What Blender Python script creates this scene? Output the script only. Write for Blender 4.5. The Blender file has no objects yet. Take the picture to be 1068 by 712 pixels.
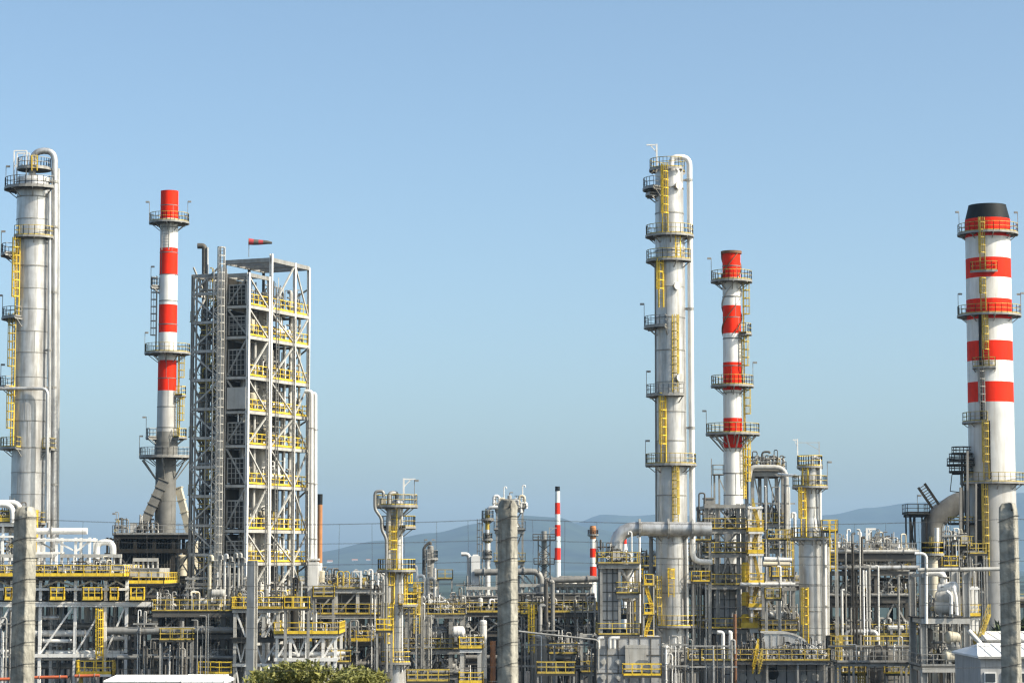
import bpy, random
from math import *
from mathutils import Vector, Matrix
random.seed(7)
SC = bpy.context.scene
COL = SC.collection
# ------------------------------------------------------------------ camera model
F, CX, CY, HZ, CAMZ = 2500.0, 534.0, 356.0, 590.0, 16.0
PIT = atan((HZ - CY) / F)

def P(px, py, D):
    """the world point seen at photo pixel (px, py) when it stands D metres out"""
    xc = (px - CX) / F
    yc = (CY - py) / F
    dy = cos(PIT) - yc * sin(PIT)
    dz = sin(PIT) + yc * cos(PIT)
    t = D / dy
    return Vector((xc * t, D, CAMZ + dz * t))

def sm(a, b, x):
    t = min(1, max(0, (x - a) / (b - a)))
    return t * t * (3 - 2 * t)

def gz(y):
    return 14.3 * (1 - sm(29.5, 112, y))

# ------------------------------------------------------------------ materials
def mat(name, col, rough=.6, metal=0., var=.12, scale=.7, streak=0., dirt=(.16, .12, .08), bump=0., dscale=2.2):
    m = bpy.data.materials.new(name)
    m.use_nodes = True
    nt = m.node_tree
    N = nt.nodes
    L = nt.links
    b = N['Principled BSDF']
    b.inputs['Roughness'].default_value = rough
    b.inputs['Metallic'].default_value = metal
    g = N.new('ShaderNodeNewGeometry')
    n1 = N.new('ShaderNodeTexNoise')
    n1.inputs['Scale'].default_value = scale
    n1.inputs['Detail'].default_value = 5
    L.new(g.outputs['Position'], n1.inputs['Vector'])
    r1 = N.new('ShaderNodeMapRange')
    r1.inputs[1].default_value = .3
    r1.inputs[2].default_value = .7
    r1.inputs[3].default_value = 1 - var
    r1.inputs[4].default_value = 1 + var
    L.new(n1.outputs['Fac'], r1.inputs[0])
    mx = N.new('ShaderNodeMix')
    mx.data_type = 'RGBA'
    mx.blend_type = 'MULTIPLY'
    mx.inputs['Factor'].default_value = 1
    mx.inputs['A'].default_value = (*col, 1)
    L.new(r1.outputs[0], mx.inputs['B'])
    out = mx.outputs['Result']
    if streak > 0:
        mp = N.new('ShaderNodeMapping')
        mp.inputs['Scale'].default_value = (dscale, dscale, dscale * .09)
        L.new(g.outputs['Position'], mp.inputs['Vector'])
        n2 = N.new('ShaderNodeTexNoise')
        n2.inputs['Scale'].default_value = 1
        n2.inputs['Detail'].default_value = 6
        n2.inputs['Roughness'].default_value = .65
        L.new(mp.outputs['Vector'], n2.inputs['Vector'])
        r2 = N.new('ShaderNodeMapRange')
        r2.inputs[1].default_value = .46
        r2.inputs[2].default_value = .74
        r2.inputs[3].default_value = 0
        r2.inputs[4].default_value = streak
        L.new(n2.outputs['Fac'], r2.inputs[0])
        m2 = N.new('ShaderNodeMix')
        m2.data_type = 'RGBA'
        m2.inputs['B'].default_value = (*dirt, 1)
        L.new(r2.outputs[0], m2.inputs['Factor'])
        L.new(out, m2.inputs['A'])
        out = m2.outputs['Result']
        L.new(n2.outputs['Fac'], r2.inputs[0])
    if max(col) < .12 or name.startswith('signal'):
        b.inputs['Specular IOR Level'].default_value = .15
    L.new(out, b.inputs['Base Color'])
    if bump > 0:
        bp = N.new('ShaderNodeBump')
        bp.inputs['Strength'].default_value = bump
        bp.inputs['Distance'].default_value = .05
        L.new(n1.outputs['Fac'], bp.inputs['Height'])
        L.new(bp.outputs['Normal'], b.inputs['Normal'])
    return m

M = dict(
    clad=mat('aluminium cladding', (.56, .555, .54), .40, .5, .16, .8, .8, (.20, .17, .13), .25, 1.9),
    cladw=mat('pale jacket sheeting', (.70, .69, .66), .45, .15, .1, .8, .55, (.34, .31, .26), .15),
    cladd=mat('weathered jacket sheeting', (.27, .263, .243), .5, .2, .16, .9, .6, (.16, .14, .11), .2),
    galv=mat('galvanised steel', (.31, .303, .282), .5, .15, .22, 1.3, .55, (.14, .115, .08)),
    white=mat('white painted steel', (.76, .75, .72), .5, 0, .06, .8, .3, (.4, .34, .26)),
    pale=mat('pale grey paint', (.44, .43, .40), .5, 0, .14, 1.1, .5, (.2, .165, .11)),
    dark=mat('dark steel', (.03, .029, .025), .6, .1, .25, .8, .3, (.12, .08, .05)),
    grate=mat('deck grating', (.06, .057, .05), .7, .1, .2, 1.2),
    mid=mat('mid grey paint', (.105, .10, .09), .55, .1, .15, .8, .4, (.14, .11, .08)),
    yellow=mat('safety yellow paint', (.78, .54, .035), .5, 0, .22, 1.4, .5, (.34, .2, .04)),
    ochre=mat('faded yellow paint', (.52, .38, .06), .6, 0, .28, 1.4, .6, (.16, .11, .045)),
    red=mat('signal red paint', (.86, .028, .003), .65, 0, .1, .6, .45, (.45, .02, .01), 0, 1.6),
    cwhite=mat('chimney white paint', (.84, .83, .79), .55, 0, .08, .6, .55, (.40, .33, .24), 0, 1.9),
    cpale=mat('chimney lower shell', (.64, .635, .61), .5, .15, .1, .6, .6, (.36, .31, .25), .1, 1.6),
    cgrey=mat('chimney grey shell', (.50, .49, .47), .5, .15, .12, .6, .6, (.28, .25, .2), .15, 1.6),
    black=mat('soot black', (.014, .016, .016), .6, 0, .3, .6),
    conc=mat('weathered concrete', (.35, .335, .285), .9, 0, .3, 9, .85, (.11, .10, .08), .5, 11),
    beige=mat('beige insulation', (.52, .47, .36), .6, 0, .1, .9, .4, (.28, .23, .15)),
    rust=mat('rusty steel', (.20, .09, .04), .75, .1, .3, 1.2, .5, (.09, .045, .025)),
    orange=mat('rust orange shell', (.40, .17, .055), .7, 0, .2, .6, .5, (.22, .09, .04)),
    duct=mat('brown grey duct', (.24, .225, .2), .6, .15, .15, .6, .5, (.13, .1, .08)),
    windred=mat('windsock red cloth', (.42, .045, .05), .8, 0, .1, 2),
    roof=mat('white sheet roof', (.80, .80, .79), .5, 0, .04, .4, .25, (.5, .48, .44)),
    panel=mat('heater panel sheet', (.46, .455, .44), .55, .1, .12, .9, .6, (.2, .18, .15)),
    wall=mat('grey wall sheet', (.40, .40, .395), .6, 0, .12, .8, .5, (.18, .17, .15)),
    glass=mat('dark window glass', (.05, .06, .07), .15, 0, .1, 2),
    bark=mat('bark', (.12, .09, .06), .9, 0, .3, 6),
    wire=mat('fence wire', (.10, .10, .10), .5, .4, .1, 4),
    pred=mat('orange red pipe paint', (.55, .13, .05), .5, 0, .1, 1),
)

def mat_leaf(name, a, b):
    m = bpy.data.materials.new(name)
    m.use_nodes = True
    N = m.node_tree.nodes
    L = m.node_tree.links
    p = N['Principled BSDF']
    p.inputs['Roughness'].default_value = .6
    g = N.new('ShaderNodeNewGeometry')
    n = N.new('ShaderNodeTexNoise')
    n.inputs['Scale'].default_value = 1.6
    n.inputs['Detail'].default_value = 3
    L.new(g.outputs['Position'], n.inputs['Vector'])
    add = N.new('ShaderNodeMath')
    add.operation = 'MULTIPLY_ADD'
    add.inputs[1].default_value = .45
    L.new(g.outputs['Random Per Island'], add.inputs[0])
    sub = N.new('ShaderNodeMath')
    sub.operation = 'SUBTRACT'
    sub.inputs[1].default_value = .2
    L.new(n.outputs['Fac'], sub.inputs[0])
    L.new(sub.outputs[0], add.inputs[2])
    r = N.new('ShaderNodeMix')
    r.data_type = 'RGBA'
    r.inputs['A'].default_value = (*a, 1)
    r.inputs['B'].default_value = (*b, 1)
    L.new(add.outputs[0], r.inputs['Factor'])
    L.new(r.outputs['Result'], p.inputs['Base Color'])
    return m
M['leaf'] = mat_leaf('bush foliage', (.07, .09, .022), (.36, .34, .085))
M['treefar'] = mat_leaf('dark foliage', (.025, .045, .015), (.07, .1, .03))
M['dim'] = mat('dim grey shell', (.17, .165, .15), .6, .1, .2, .9, .5, (.09, .08, .06))
M['ground'] = mat('plant ground', (.05, .047, .042), .9, 0, .25, .15, 0)
M['hill'] = mat('hillside scrub', (.028, .04, .022), .95, 0, .6, .006, .35, (.07, .07, .045), 0, .012)
M['fields'] = mat('far fields', (.05, .075, .07), .95, 0, .5, .004, 0)  # blue in the base colour stands in for haze over the low ground

# ------------------------------------------------------------------ mesh builder
class MB:
    def __init__(s):
        s.v = []
        s.f = []
        s.mi = []
        s.sm = []

    def add(s, vs, fs, mi=0, smooth=False):
        o = len(s.v)
        s.v.extend(vs)
        for f in fs:
            s.f.append(tuple(i + o for i in f))
        s.mi.extend([mi] * len(fs))
        s.sm.extend([smooth] * len(fs))

    BF = ((0, 3, 2, 1), (4, 5, 6, 7), (0, 1, 5, 4), (1, 2, 6, 5), (2, 3, 7, 6), (3, 0, 4, 7))

    def box(s, c, sz, rz=0, mi=0):
        c = Vector(c)
        hx, hy, hz = sz[0] / 2, sz[1] / 2, sz[2] / 2
        ca, sa = cos(rz), sin(rz)
        vs = []
        for z in (-hz, hz):
            for x, y in ((-hx, -hy), (hx, -hy), (hx, hy), (-hx, hy)):
                vs.append(c + Vector((x * ca - y * sa, x * sa + y * ca, z)))
        s.add(vs, s.BF, mi)

    def bar(s, p, q, w, h=None, mi=0, up=None):
        p, q = Vector(p), Vector(q)
        h = h or w
        d = q - p
        if d.length < 1e-6:
            return
        d.normalize()
        u = Vector(up) if up else (Vector((0, 0, 1)) if abs(d.z) < .95 else Vector((0, 1, 0)))
        a = d.cross(u).normalized()
        b = a.cross(d).normalized()
        vs = []
        for e in (p, q):
            for x, y in ((-1, -1), (1, -1), (1, 1), (-1, 1)):
                vs.append(e + a * (x * w / 2) + b * (y * h / 2))
        s.add(vs, s.BF, mi)

    def ibeam(s, p, q, w, h=None, mi=0, up=None):
        """H section: two flanges and a web"""
        p, q = Vector(p), Vector(q)
        h = h or w
        d = (q - p).normalized()
        u = Vector(up) if up else (Vector((0, 0, 1)) if abs(d.z) < .95 else Vector((0, 1, 0)))
        a = d.cross(u).normalized()
        b = a.cross(d).normalized()
        t = h * .14
        for sg in (-1, 1):
            s.bar(p + b * (sg * (h / 2 - t / 2)), q + b * (sg * (h / 2 - t / 2)), w, t, mi, up=b)
        s.bar(p, q, w * .16, h - 2 * t, mi, up=b)

    def tube(s, pts, r, n=8, mi=0, cap=True, smooth=True):
        pts = [Vector(p) for p in pts]
        k = len(pts)
        d0 = (pts[1] - pts[0]).normalized()
        ref = Vector((0, 0, 1)) if abs(d0.z) < .9 else Vector((1, 0, 0))
        a = d0.cross(ref).normalized()
        rings = []
        for i, p in enumerate(pts):
            d = (pts[min(i + 1, k - 1)] - pts[max(i - 1, 0)])
            d = d.normalized() if d.length > 1e-9 else d0
            a = (a - d * a.dot(d))
            a = a.normalized() if a.length > 1e-6 else d.orthogonal().normalized()
            b = d.cross(a)
            rr = r[i] if isinstance(r, (list, tuple)) else r
            rings.append([p + (a * cos(2 * pi * j / n) + b * sin(2 * pi * j / n)) * rr for j in range(n)])
        vs = [v for rg in rings for v in rg]
        fs = [(i * n + j, i * n + (j + 1) % n, (i + 1) * n + (j + 1) % n, (i + 1) * n + j) for i in range(k - 1) for j in range(n)]
        s.add(vs, fs, mi, smooth)
        if cap:
            s.add(rings[0], [tuple(reversed(range(n)))], mi)
            s.add(rings[-1], [tuple(range(n))], mi)

    def pipe(s, pts, r, bend=None, n=10, mi=0, cap=True):
        """tube whose corners are rounded elbows"""
        pts = [Vector(p) for p in pts]
        bend = bend or r * 2.6
        out = [pts[0]]
        for i in range(1, len(pts) - 1):
            a, c, b = pts[i - 1], pts[i], pts[i + 1]
            d1, d2 = (c - a), (b - c)
            t = min(bend, d1.length * .48, d2.length * .48)
            p1, p2 = c - d1.normalized() * t, c + d2.normalized() * t
            for j in range(6):
                u = j / 5
                out.append(p1 * (1 - u) ** 2 + c * (2 * u * (1 - u)) + p2 * u * u)
        out.append(pts[-1])
        s.tube(out, r, n, mi, cap)

    def rev(s, p, ax, prof, n=24, mi=0, smooth=True):
        """surface of revolution: prof = [(t along ax, radius, material)]"""
        p, ax = Vector(p), Vector(ax).normalized()
        a = ax.orthogonal().normalized()
        if abs(ax.z) > .9:
            a = Vector((1, 0, 0))
        b = ax.cross(a)
        for i in range(len(prof) - 1):
            t0, r0 = prof[i][:2]
            t1, r1 = prof[i + 1][:2]
            m_ = prof[i][2] if len(prof[i]) > 2 else mi
            vs = []
            for t, r in ((t0, r0), (t1, r1)):
                r = max(r, 1e-4)
                vs += [p + ax * t + (a * cos(2 * pi * j / n) + b * sin(2 * pi * j / n)) * r for j in range(n)]
            s.add(vs, [(j, (j + 1) % n, n + (j + 1) % n, n + j) for j in range(n)], m_, smooth)

    def cyl(s, p, q, r, n=12, mi=0):
        s.tube([p, q], r, n, mi)

    def ring(s, c, r, t, h, n=28, mi=0):
        s.rev(c, (0, 0, 1), [(-h / 2, r), (-h / 2, r + t), (h / 2, r + t), (h / 2, r)], n, mi, False)

    def ball(s, c, r, n=12, mi=0, sz=1.0):
        k = 6
        s.rev(c, (0, 0, 1), [(-cos(pi * i / k) * r * sz, sin(pi * i / k) * r) for i in range(k + 1)], n, mi)

    def disc(s, c, ax, r, t, n=14, mi=0):
        c, ax = Vector(c), Vector(ax).normalized()
        s.tube([c - ax * t / 2, c + ax * t / 2], r, n, mi, True, False)

    def build(s, name, mats, off=None):
        me = bpy.data.meshes.new(name)
        off = Vector(off) if off is not None else Vector((0, 0, 0))
        me.from_pydata([tuple(Vector(v) - off) for v in s.v], [], s.f)
        me.polygons.foreach_set('material_index', s.mi)
        me.polygons.foreach_set('use_smooth', s.sm)
        if not isinstance(mats, (list, tuple)):
            mats = [mats]
        for m_ in mats:
            me.materials.append(M[m_] if isinstance(m_, str) else m_)
        me.update()
        o = bpy.data.objects.new(name, me)
        COL.objects.link(o)
        return o

LABELS = {}
def settag(o, label, cat, group=None, kind=None):
    nw = len(label.split())
    if not 4 <= nw <= 16:
        print('LABELLEN', nw, label)
    if label in LABELS:
        print('LABELDUP', label)
    LABELS[label] = 1
    o['label'] = label
    o['category'] = cat
    if group:
        o['group'] = group
    if kind:
        o['kind'] = kind

class Thing:
    def __init__(s, name, label, cat, loc, rz=0, group=None):
        s.loc = Vector(loc)
        s.rz = rz
        s.o = bpy.data.objects.new(name, None)
        s.o.empty_display_size = .5
        COL.objects.link(s.o)
        s.o.location = s.loc
        s.o.rotation_euler = (0, 0, rz)
        settag(s.o, label, cat, group)

    def part(s, name, mb, mats, parent=None, label=None, kind=None):
        if not mb.v:
            return None
        o = mb.build(name, mats, s.loc if s.rz == 0 else None)
        o.parent = parent or s.o
        if label:
            o['label'] = label
        if kind:
            o['kind'] = kind
        return o

def solo(name, label, cat, mb, mats, loc, group=None, kind=None):
    o = mb.build(name, mats, loc)
    o.location = Vector(loc)
    settag(o, label, cat, group, kind)
    return o

def structure(name, mb, mats, kind='structure', loc=(0, 0, 0)):
    o = mb.build(name, mats, loc)
    o.location = Vector(loc)
    o['kind'] = kind
    return o

ORD = ['first', 'second', 'third', 'fourth', 'fifth', 'sixth', 'seventh', 'eighth', 'ninth', 'tenth', 'eleventh', 'twelfth', 'thirteenth', 'fourteenth', 'fifteenth', 'sixteenth']
def nth(i, n, side='left'):
    """place in a row, told from one end"""
    if i == 0:
        return 'leftmost'
    if i == n - 1:
        return 'rightmost'
    return ORD[i] + ' from left'

# ------------------------------------------------------------------ shared shapes
def rail(mb, pts, h=1.1, r=.06, toe=.15, post=1.3, mi=0, closed=False):
    pts = [Vector(p) for p in pts]
    if closed:
        pts = pts + [pts[0]]
    Z = Vector((0, 0, 1))
    for a, b in zip(pts, pts[1:]):
        mb.bar(a + Z * h, b + Z * h, r, mi=mi)
        mb.bar(a + Z * h * .55, b + Z * h * .55, r * .8, mi=mi)
        if toe:
            mb.bar(a + Z * toe / 2, b + Z * toe / 2, .03, toe, mi=mi)
        n = max(1, round((b - a).length / post))
        for i in range(n + 1):
            p = a.lerp(b, i / n)
            mb.bar(p, p + Z * h, r * .9, mi=mi)

def ladder(T, p0, p1, out, mat_='yellow', cage=True, w=.58):
    """vertical caged ladder from p0 (foot) to p1 (head); out = unit vector away from the wall"""
    p0, p1, out = Vector(p0), Vector(p1), Vector(out).normalized()
    side = Vector((0, 0, 1)).cross(out).normalized()
    mb = MB()
    for sg in (-1, 1):
        mb.bar(p0 + side * sg * w / 2, p1 + side * sg * w / 2, .1, .12, up=out)
    z = .3
    H = (p1 - p0).length
    while z < H:
        c = p0.lerp(p1, z / H)
        mb.bar(c - side * w / 2, c + side * w / 2, .045)
        z += .35
    lo = T.part('ladder', mb, mat_)
    if cage and H > 3:
        cg = MB()
        z = 2.0
        while z <= H:
            c = p0.lerp(p1, z / H)
            ps = [c + side * (.38 * cos(t)) + out * (.05 + .68 * sin(t)) for t in [pi * i / 6 for i in range(7)]]
            for a, b in zip(ps, ps[1:]):
                cg.bar(a, b, .04, .11, up=(0, 0, 1))
            z += .9
        for t in (pi * .15, pi * .5, pi * .85, pi * .33, pi * .67):
            d = side * (.38 * cos(t)) + out * (.05 + .68 * sin(t))
            cg.bar(p0.lerp(p1, 2.0 / H) + d, p1 + d, .085, .03, up=out)
        T.part('cage', cg, mat_, parent=lo)
    return lo

def ang(a):
    a = radians(a)
    return Vector((sin(a), -cos(a), 0))

def ring_platform(T, x, y, z, ri, ro, a0, a1, railmat='ochre', deckmat='grate', brk=True, toe=.15, lamp=None, h=1.1):
    """curved walkway round a column: deck, edge band, brackets and a guard rail"""
    n = max(3, int(abs(a1 - a0) / 12))
    full = abs(a1 - a0) >= 359
    C = Vector((x, y, z))
    mb = MB()
    A = [a0 + (a1 - a0) * i / n for i in range(n + 1)]
    for i in range(n):
        vs = []
        for zz in (-.12, 0):
            for a, r in ((A[i], ri), (A[i], ro), (A[i + 1], ro), (A[i + 1], ri)):
                vs.append(C + ang(a) * r + Vector((0, 0, zz)))
        mb.add(vs, MB.BF)
    for i in range(n):
        mb.bar(C + ang(A[i]) * (ro + .02) + Vector((0, 0, -.08)), C + ang(A[i + 1]) * (ro + .02) + Vector((0, 0, -.08)), .06, .24, mi=1)
    if brk:
        k = max(2, int(abs(a1 - a0) / 45))
        for i in range(k + (0 if full else 1)):
            d = ang(a0 + (a1 - a0) * i / k)
            mb.bar(C + d * (ri - .1) + Vector((0, 0, -.22)), C + d * ro + Vector((0, 0, -.22)), .1, .18, mi=1)
            mb.bar(C + d * ri + Vector((0, 0, -min(1.6, (ro - ri)) * .6 - .25)), C + d * (ri + (ro - ri) * .75) + Vector((0, 0, -.25)), .09, mi=1)
    o = T.part('platform', mb, [deckmat, 'galv'])
    rb = MB()
    pts = [C + ang(a) * (ro - .05) for a in A]
    if not full:
        pts = [C + ang(a0) * (ri + .1)] + pts + [C + ang(a1) * (ri + .1)]
    rail(rb, pts, h, toe=toe, post=1.0)
    T.part('handrail', rb, railmat, parent=o)
    for la in (lamp or []):
        lamp_pole(T, C + ang(la) * ro)
    return o

def lamp_pole(T, p, h=2.6):
    mb = MB()
    p = Vector(p)
    mb.bar(p, p + Vector((0, 0, h)), .06)
    d = Vector((.25 if random.random() < .5 else -.25, -.15, 0))
    mb.bar(p + Vector((0, 0, h)), p + d + Vector((0, 0, h)), .05)
    mb.box(p + d + Vector((0, 0, h - .08)), (.4, .3, .2))
    T.part('lamp', mb, 'galv')

def column(name, label, px, py, D, secs, mats='clad', plats=(), ladders=(), seam=None, dome=0., cat='column', group=None, base=0., n=40, seam_t=.05, seam_span=None):
    """upright vessel or stack. secs = [(py, radius px, material index)] downwards"""
    x, y, _ = P(px, py, D)
    m = D / F
    z = lambda q: P(px, q, D)[2]
    T = Thing(name, label, cat, (x, y, base), group=group)
    prof = [(z(s_[0]), s_[1] * m, s_[2] if len(s_) > 2 else 0) for s_ in secs]
    if prof[-1][0] > base:
        prof.append((base, prof[-1][1], prof[-1][2]))
    mb = MB()
    mb.rev((x, y, 0), (0, 0, 1), [(a, b, c) for a, b, c in prof], n)
    if dome:
        r0, zt = prof[0][1], prof[0][0]
        mb.rev((x, y, zt), (0, 0, 1), [(sin(pi / 2 * i / 6) * r0 * dome, cos(pi / 2 * i / 6) * r0) for i in range(7)], n, prof[0][2])
    else:
        mb.rev((x, y, prof[0][0] + .003), (0, 0, 1), [(-.5, prof[0][1] * .86), (0, prof[0][1] * .86), (0, prof[0][1] + .02), (-.01, prof[0][1] + .02)], n, prof[0][2], False)
        mb.disc((x, y, prof[0][0] - .5), (0, 0, 1), prof[0][1] * .86, .02, n, prof[0][2])

    def rad(zz):
        for (z0, r0, _), (z1, r1, _) in zip(prof, prof[1:]):
            if z1 <= zz <= z0:
                return r0 + (r1 - r0) * (z0 - zz) / max(1e-6, z0 - z1)
        return prof[-1][1]
    if seam:
        zt, zb = (prof[0][0], base) if not seam_span else (z(seam_span[0]), z(seam_span[1]))
        q = zt - seam * .6
        rs = random.Random(int(px * 7))
        qs = []
        while q > zb:
            mb.ring((x, y, q), rad(q) - .02, .02 + seam_t * rs.uniform(.6, 1.2), rs.uniform(.07, .14), n, len(mats) - 1 if isinstance(mats, list) else 0)
            qs.append(q)
            q -= seam * rs.uniform(.78, 1.22)
        for qa, qb in zip(qs, qs[1:]):
            d = ang(rs.uniform(-80, 80))
            mb.bar(Vector((x, y, qa)) + d * (rad(qa) + .005), Vector((x, y, qb)) + d * (rad(qb) + .005), .05, .03, len(mats) - 1 if isinstance(mats, list) else 0, up=d)
    T.part('shell', mb, mats)
    T.x, T.y, T.z, T.m, T.rad, T.D = x, y, z, m, rad, D
    for pl in plats:
        q, a0, a1, out = pl[:4]
        kw = pl[4] if len(pl) > 4 else {}
        r = rad(z(q))
        ring_platform(T, x, y, z(q), r + .02, r + out * m, a0, a1, **kw)
    for ld in ladders:
        a, q0, q1 = ld[:3]
        kw = ld[3] if len(ld) > 3 else {}
        r = rad(z(q1)) + .3
        d = ang(a)
        ladder(T, Vector((x, y, z(q1))) + d * r, Vector((x, y, z(q0))) + d * r, d, **kw)
    return T

def P3(px, py, D, dy=0.):
    return P(px, py, D + dy)

def flange(mb, p, ax, r, mi=0):
    mb.disc(p, ax, r * 1.45, r * .3, 14, mi)
# ------------------------------------------------------------------ steel racks and what stands on them
class Rack:
    pass

def rack(name, label, cat, pxs, pyref, D, dep, levels, mat_='galv', w=.32, braces=(), base=0., short='rack', rows=2, group=None, ibeam=False):
    R = Rack()
    xs = [P(p, pyref, D).x for p in pxs]
    T = Thing(name, label, cat, (xs[0], D, base), group=group)
    zs = [P(pxs[0], l['py'], D).z for l in levels]
    ys = [D + dep * i / (rows - 1) for i in range(rows)]
    for j, yy in enumerate(ys):
        for i, xx in enumerate(xs):
            mb = MB()
            if ibeam:
                mb.ibeam((xx, yy, base), (xx, yy, zs[0] - .02), w, w, up=(1, 0, 0))
            else:
                mb.bar((xx, yy, base), (xx, yy, zs[0] - .02), w)
            mb.box((xx, yy, base + .1), (w * 2, w * 2, .2))
            T.part('post', mb, mat_)
    decks = []
    for k, l in enumerate(levels):
        b = l.get('beam', .4)
        bm = l.get('bmat', mat_)
        mb = MB()
        zz = zs[k] - b / 2 - .13
        x0, x1 = xs[0], xs[-1]
        if 'rx' in l:
            x0, x1 = P(l['rx'][0], l['py'], D).x, P(l['rx'][1], l['py'], D).x
        for j, yy in enumerate(ys):
            o_ = -(w / 2 + .1) if j == 0 else (w / 2 + .1 if j == rows - 1 else 0)
            mb.bar((x0 - .25, yy + o_, zz), (x1 + .25, yy + o_, zz), .16, b)
        for xx in xs:
            if x0 - .1 <= xx <= x1 + .1:
                mb.bar((xx, ys[0] - w / 2 - .01, zz), (xx, ys[-1] + w / 2 + .01, zz), .2, b * .8)
        T.part('floor_frame', mb, bm)
        if l.get('deck') or l.get('rail'):
            md = MB()
            ov = l.get('over', .5)
            d0, d1 = ys[0] - ov, ys[-1] + ov
            if l.get('deck') == 'front':
                d1 = ys[0] + 1.2
            md.box(((x0 + x1) / 2, (d0 + d1) / 2, zs[k] - .06), (x1 - x0 + .8, d1 - d0, .1))
            dk = T.part('deck', md, l.get('dmat', 'grate'))
            decks.append(dk)
            if l.get('rail'):
                mr = MB()
                ra = x0 - .35
                rb = x1 + .35
                if 'rail_px' in l:
                    ra, rb = P(l['rail_px'][0], l['py'], D).x, P(l['rail_px'][1], l['py'], D).x
                rail(mr, [(ra, d1 - .1, zs[k]), (ra, d0 + .05, zs[k]), (rb, d0 + .05, zs[k]), (rb, d1 - .1, zs[k])], h=l.get('h', 1.1), toe=l.get('toe', .2) * (.6 if l['rail'] == 'ochre' else 1), r=l.get('rr', .075))
                T.part('handrail', mr, l['rail'], parent=dk)
    for br in braces:
        i, k, kind = br[:3]
        bm = br[3] if len(br) > 3 else mat_
        zt = zs[k] - .5
        zb = zs[k + 1] if k + 1 < len(zs) else base
        if len(br) > 4:
            zb = zt - br[4]
        a, b = xs[i] + w / 2, xs[i + 1] - w / 2
        yy = ys[0]
        c = (a + b) / 2
        segs = {'x': [((a, zt), (b, zb)), ((a, zb), (b, zt))], '/': [((a, zb), (b, zt))], '\\': [((a, zt), (b, zb))],
                'v': [((a, zt), (c, zb)), ((b, zt), (c, zb))], '^': [((a, zb), (c, zt)), ((b, zb), (c, zt))]}[kind]
        for q, (s0, s1) in enumerate(segs):
            mb = MB()
            mb.bar((s0[0], yy + q * .16, s0[1]), (s1[0], yy + q * .16, s1[1]), .14, .18)
            T.part('brace', mb, bm)
    R.T, R.xs, R.ys, R.zs, R.D, R.dep, R.short, R.base = T, xs, ys, zs, D, dep, short, base
    return R

COLN = dict(panel='grey', dim='dim grey', white='white', pale='pale grey', galv='dull silver', clad='shiny silver', cladd='weathered grey', cladw='pale silver', mid='mid grey',
            dark='dark', beige='beige', rust='rusty brown', pred='orange red', duct='brown grey', yellow='yellow', ochre='faded yellow')

def size_word(r):
    return 'thin' if r < .13 else ('medium' if r < .26 else 'thick')

def run_pipe(label, pts, r, mat_, flanges=(), n=10, bend=None, group=None, name='pipe', straps=0):
    pts = [Vector(p) for p in pts]
    if name in ('riser_pipe', 'vent_pipe') and pts[0].z < 14 and abs((pts[1] - pts[0]).normalized().z) > .95:
        pts[0] = Vector((pts[0].x, pts[0].y, 0))      # risers run on down to the ground
    T = Thing(name, label, 'pipe', pts[0], group=group)
    mb = MB()
    mb.pipe(pts, r, bend, n)
    T.part('pipe_run', mb, mat_)
    for f in flanges:
        k = int(f)
        a, b = pts[k], pts[k + 1]
        fb = MB()
        flange(fb, a.lerp(b, f - k), b - a, r)
        T.part('flange', fb, 'galv')
    if straps:
        a, b = pts[0], pts[1]
        d = b - a
        sb = MB()
        q = straps
        while q < d.length:
            sb.disc(a + d.normalized() * q, d, r * 1.04, .1, n)
            q += straps
        T.part('jacket_band', sb, mat_)
    return T

def rack_pipes(R, lev, specs, where, px=None):
    """long pipes lying across the beams of one level; specs = [(share of the depth, radius, material)]"""
    n = len(specs)
    x0, x1 = R.xs[0] - .8, R.xs[-1] + .8
    if px:
        x0, x1 = P(px[0], 640, R.D).x, P(px[1], 640, R.D).x
    for i, (fy, r, m_) in enumerate(specs):
        yy = R.D + R.dep * fy
        z = R.zs[lev] + r
        pos = 'alone' if n == 1 else ('nearest' if i == 0 else ('farthest' if i == n - 1 else ORD[i] + ' nearest'))
        lab = f"{size_word(r)} {COLN[m_]} pipe along {where} of {R.short}, {pos}"
        a, b = x0 + random.uniform(0, .5), x1 - random.uniform(0, .5)
        run_pipe(lab, [(a, yy, z), (b, yy, z)], r, m_, flanges=[random.uniform(.15, .4), random.uniform(.6, .85)], straps=2.2, group='long pipes lying on the pipe racks')

def goose(label, x, y, z, h, r, d, m_, drop=.5, out=.9, group='bent vent pipes on the rack tops'):
    d = Vector(d)
    T = Thing('vent_pipe', label, 'pipe', (x, y, z), group=group)
    mb = MB()
    p = Vector((x, y, z))
    U = Vector((0, 0, 1))
    mb.pipe([p, p + U * h, p + U * h + d * out, p + U * (h - drop) + d * out], r, r * 3, 10)
    T.part('pipe_run', mb, m_)
    for q in (p + U * h * .4, p + U * (h - drop) + d * out):
        fb = MB()
        flange(fb, q, U, r)
        T.part('flange', fb, 'pale' if m_ != 'pale' else 'galv')
    return T

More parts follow.
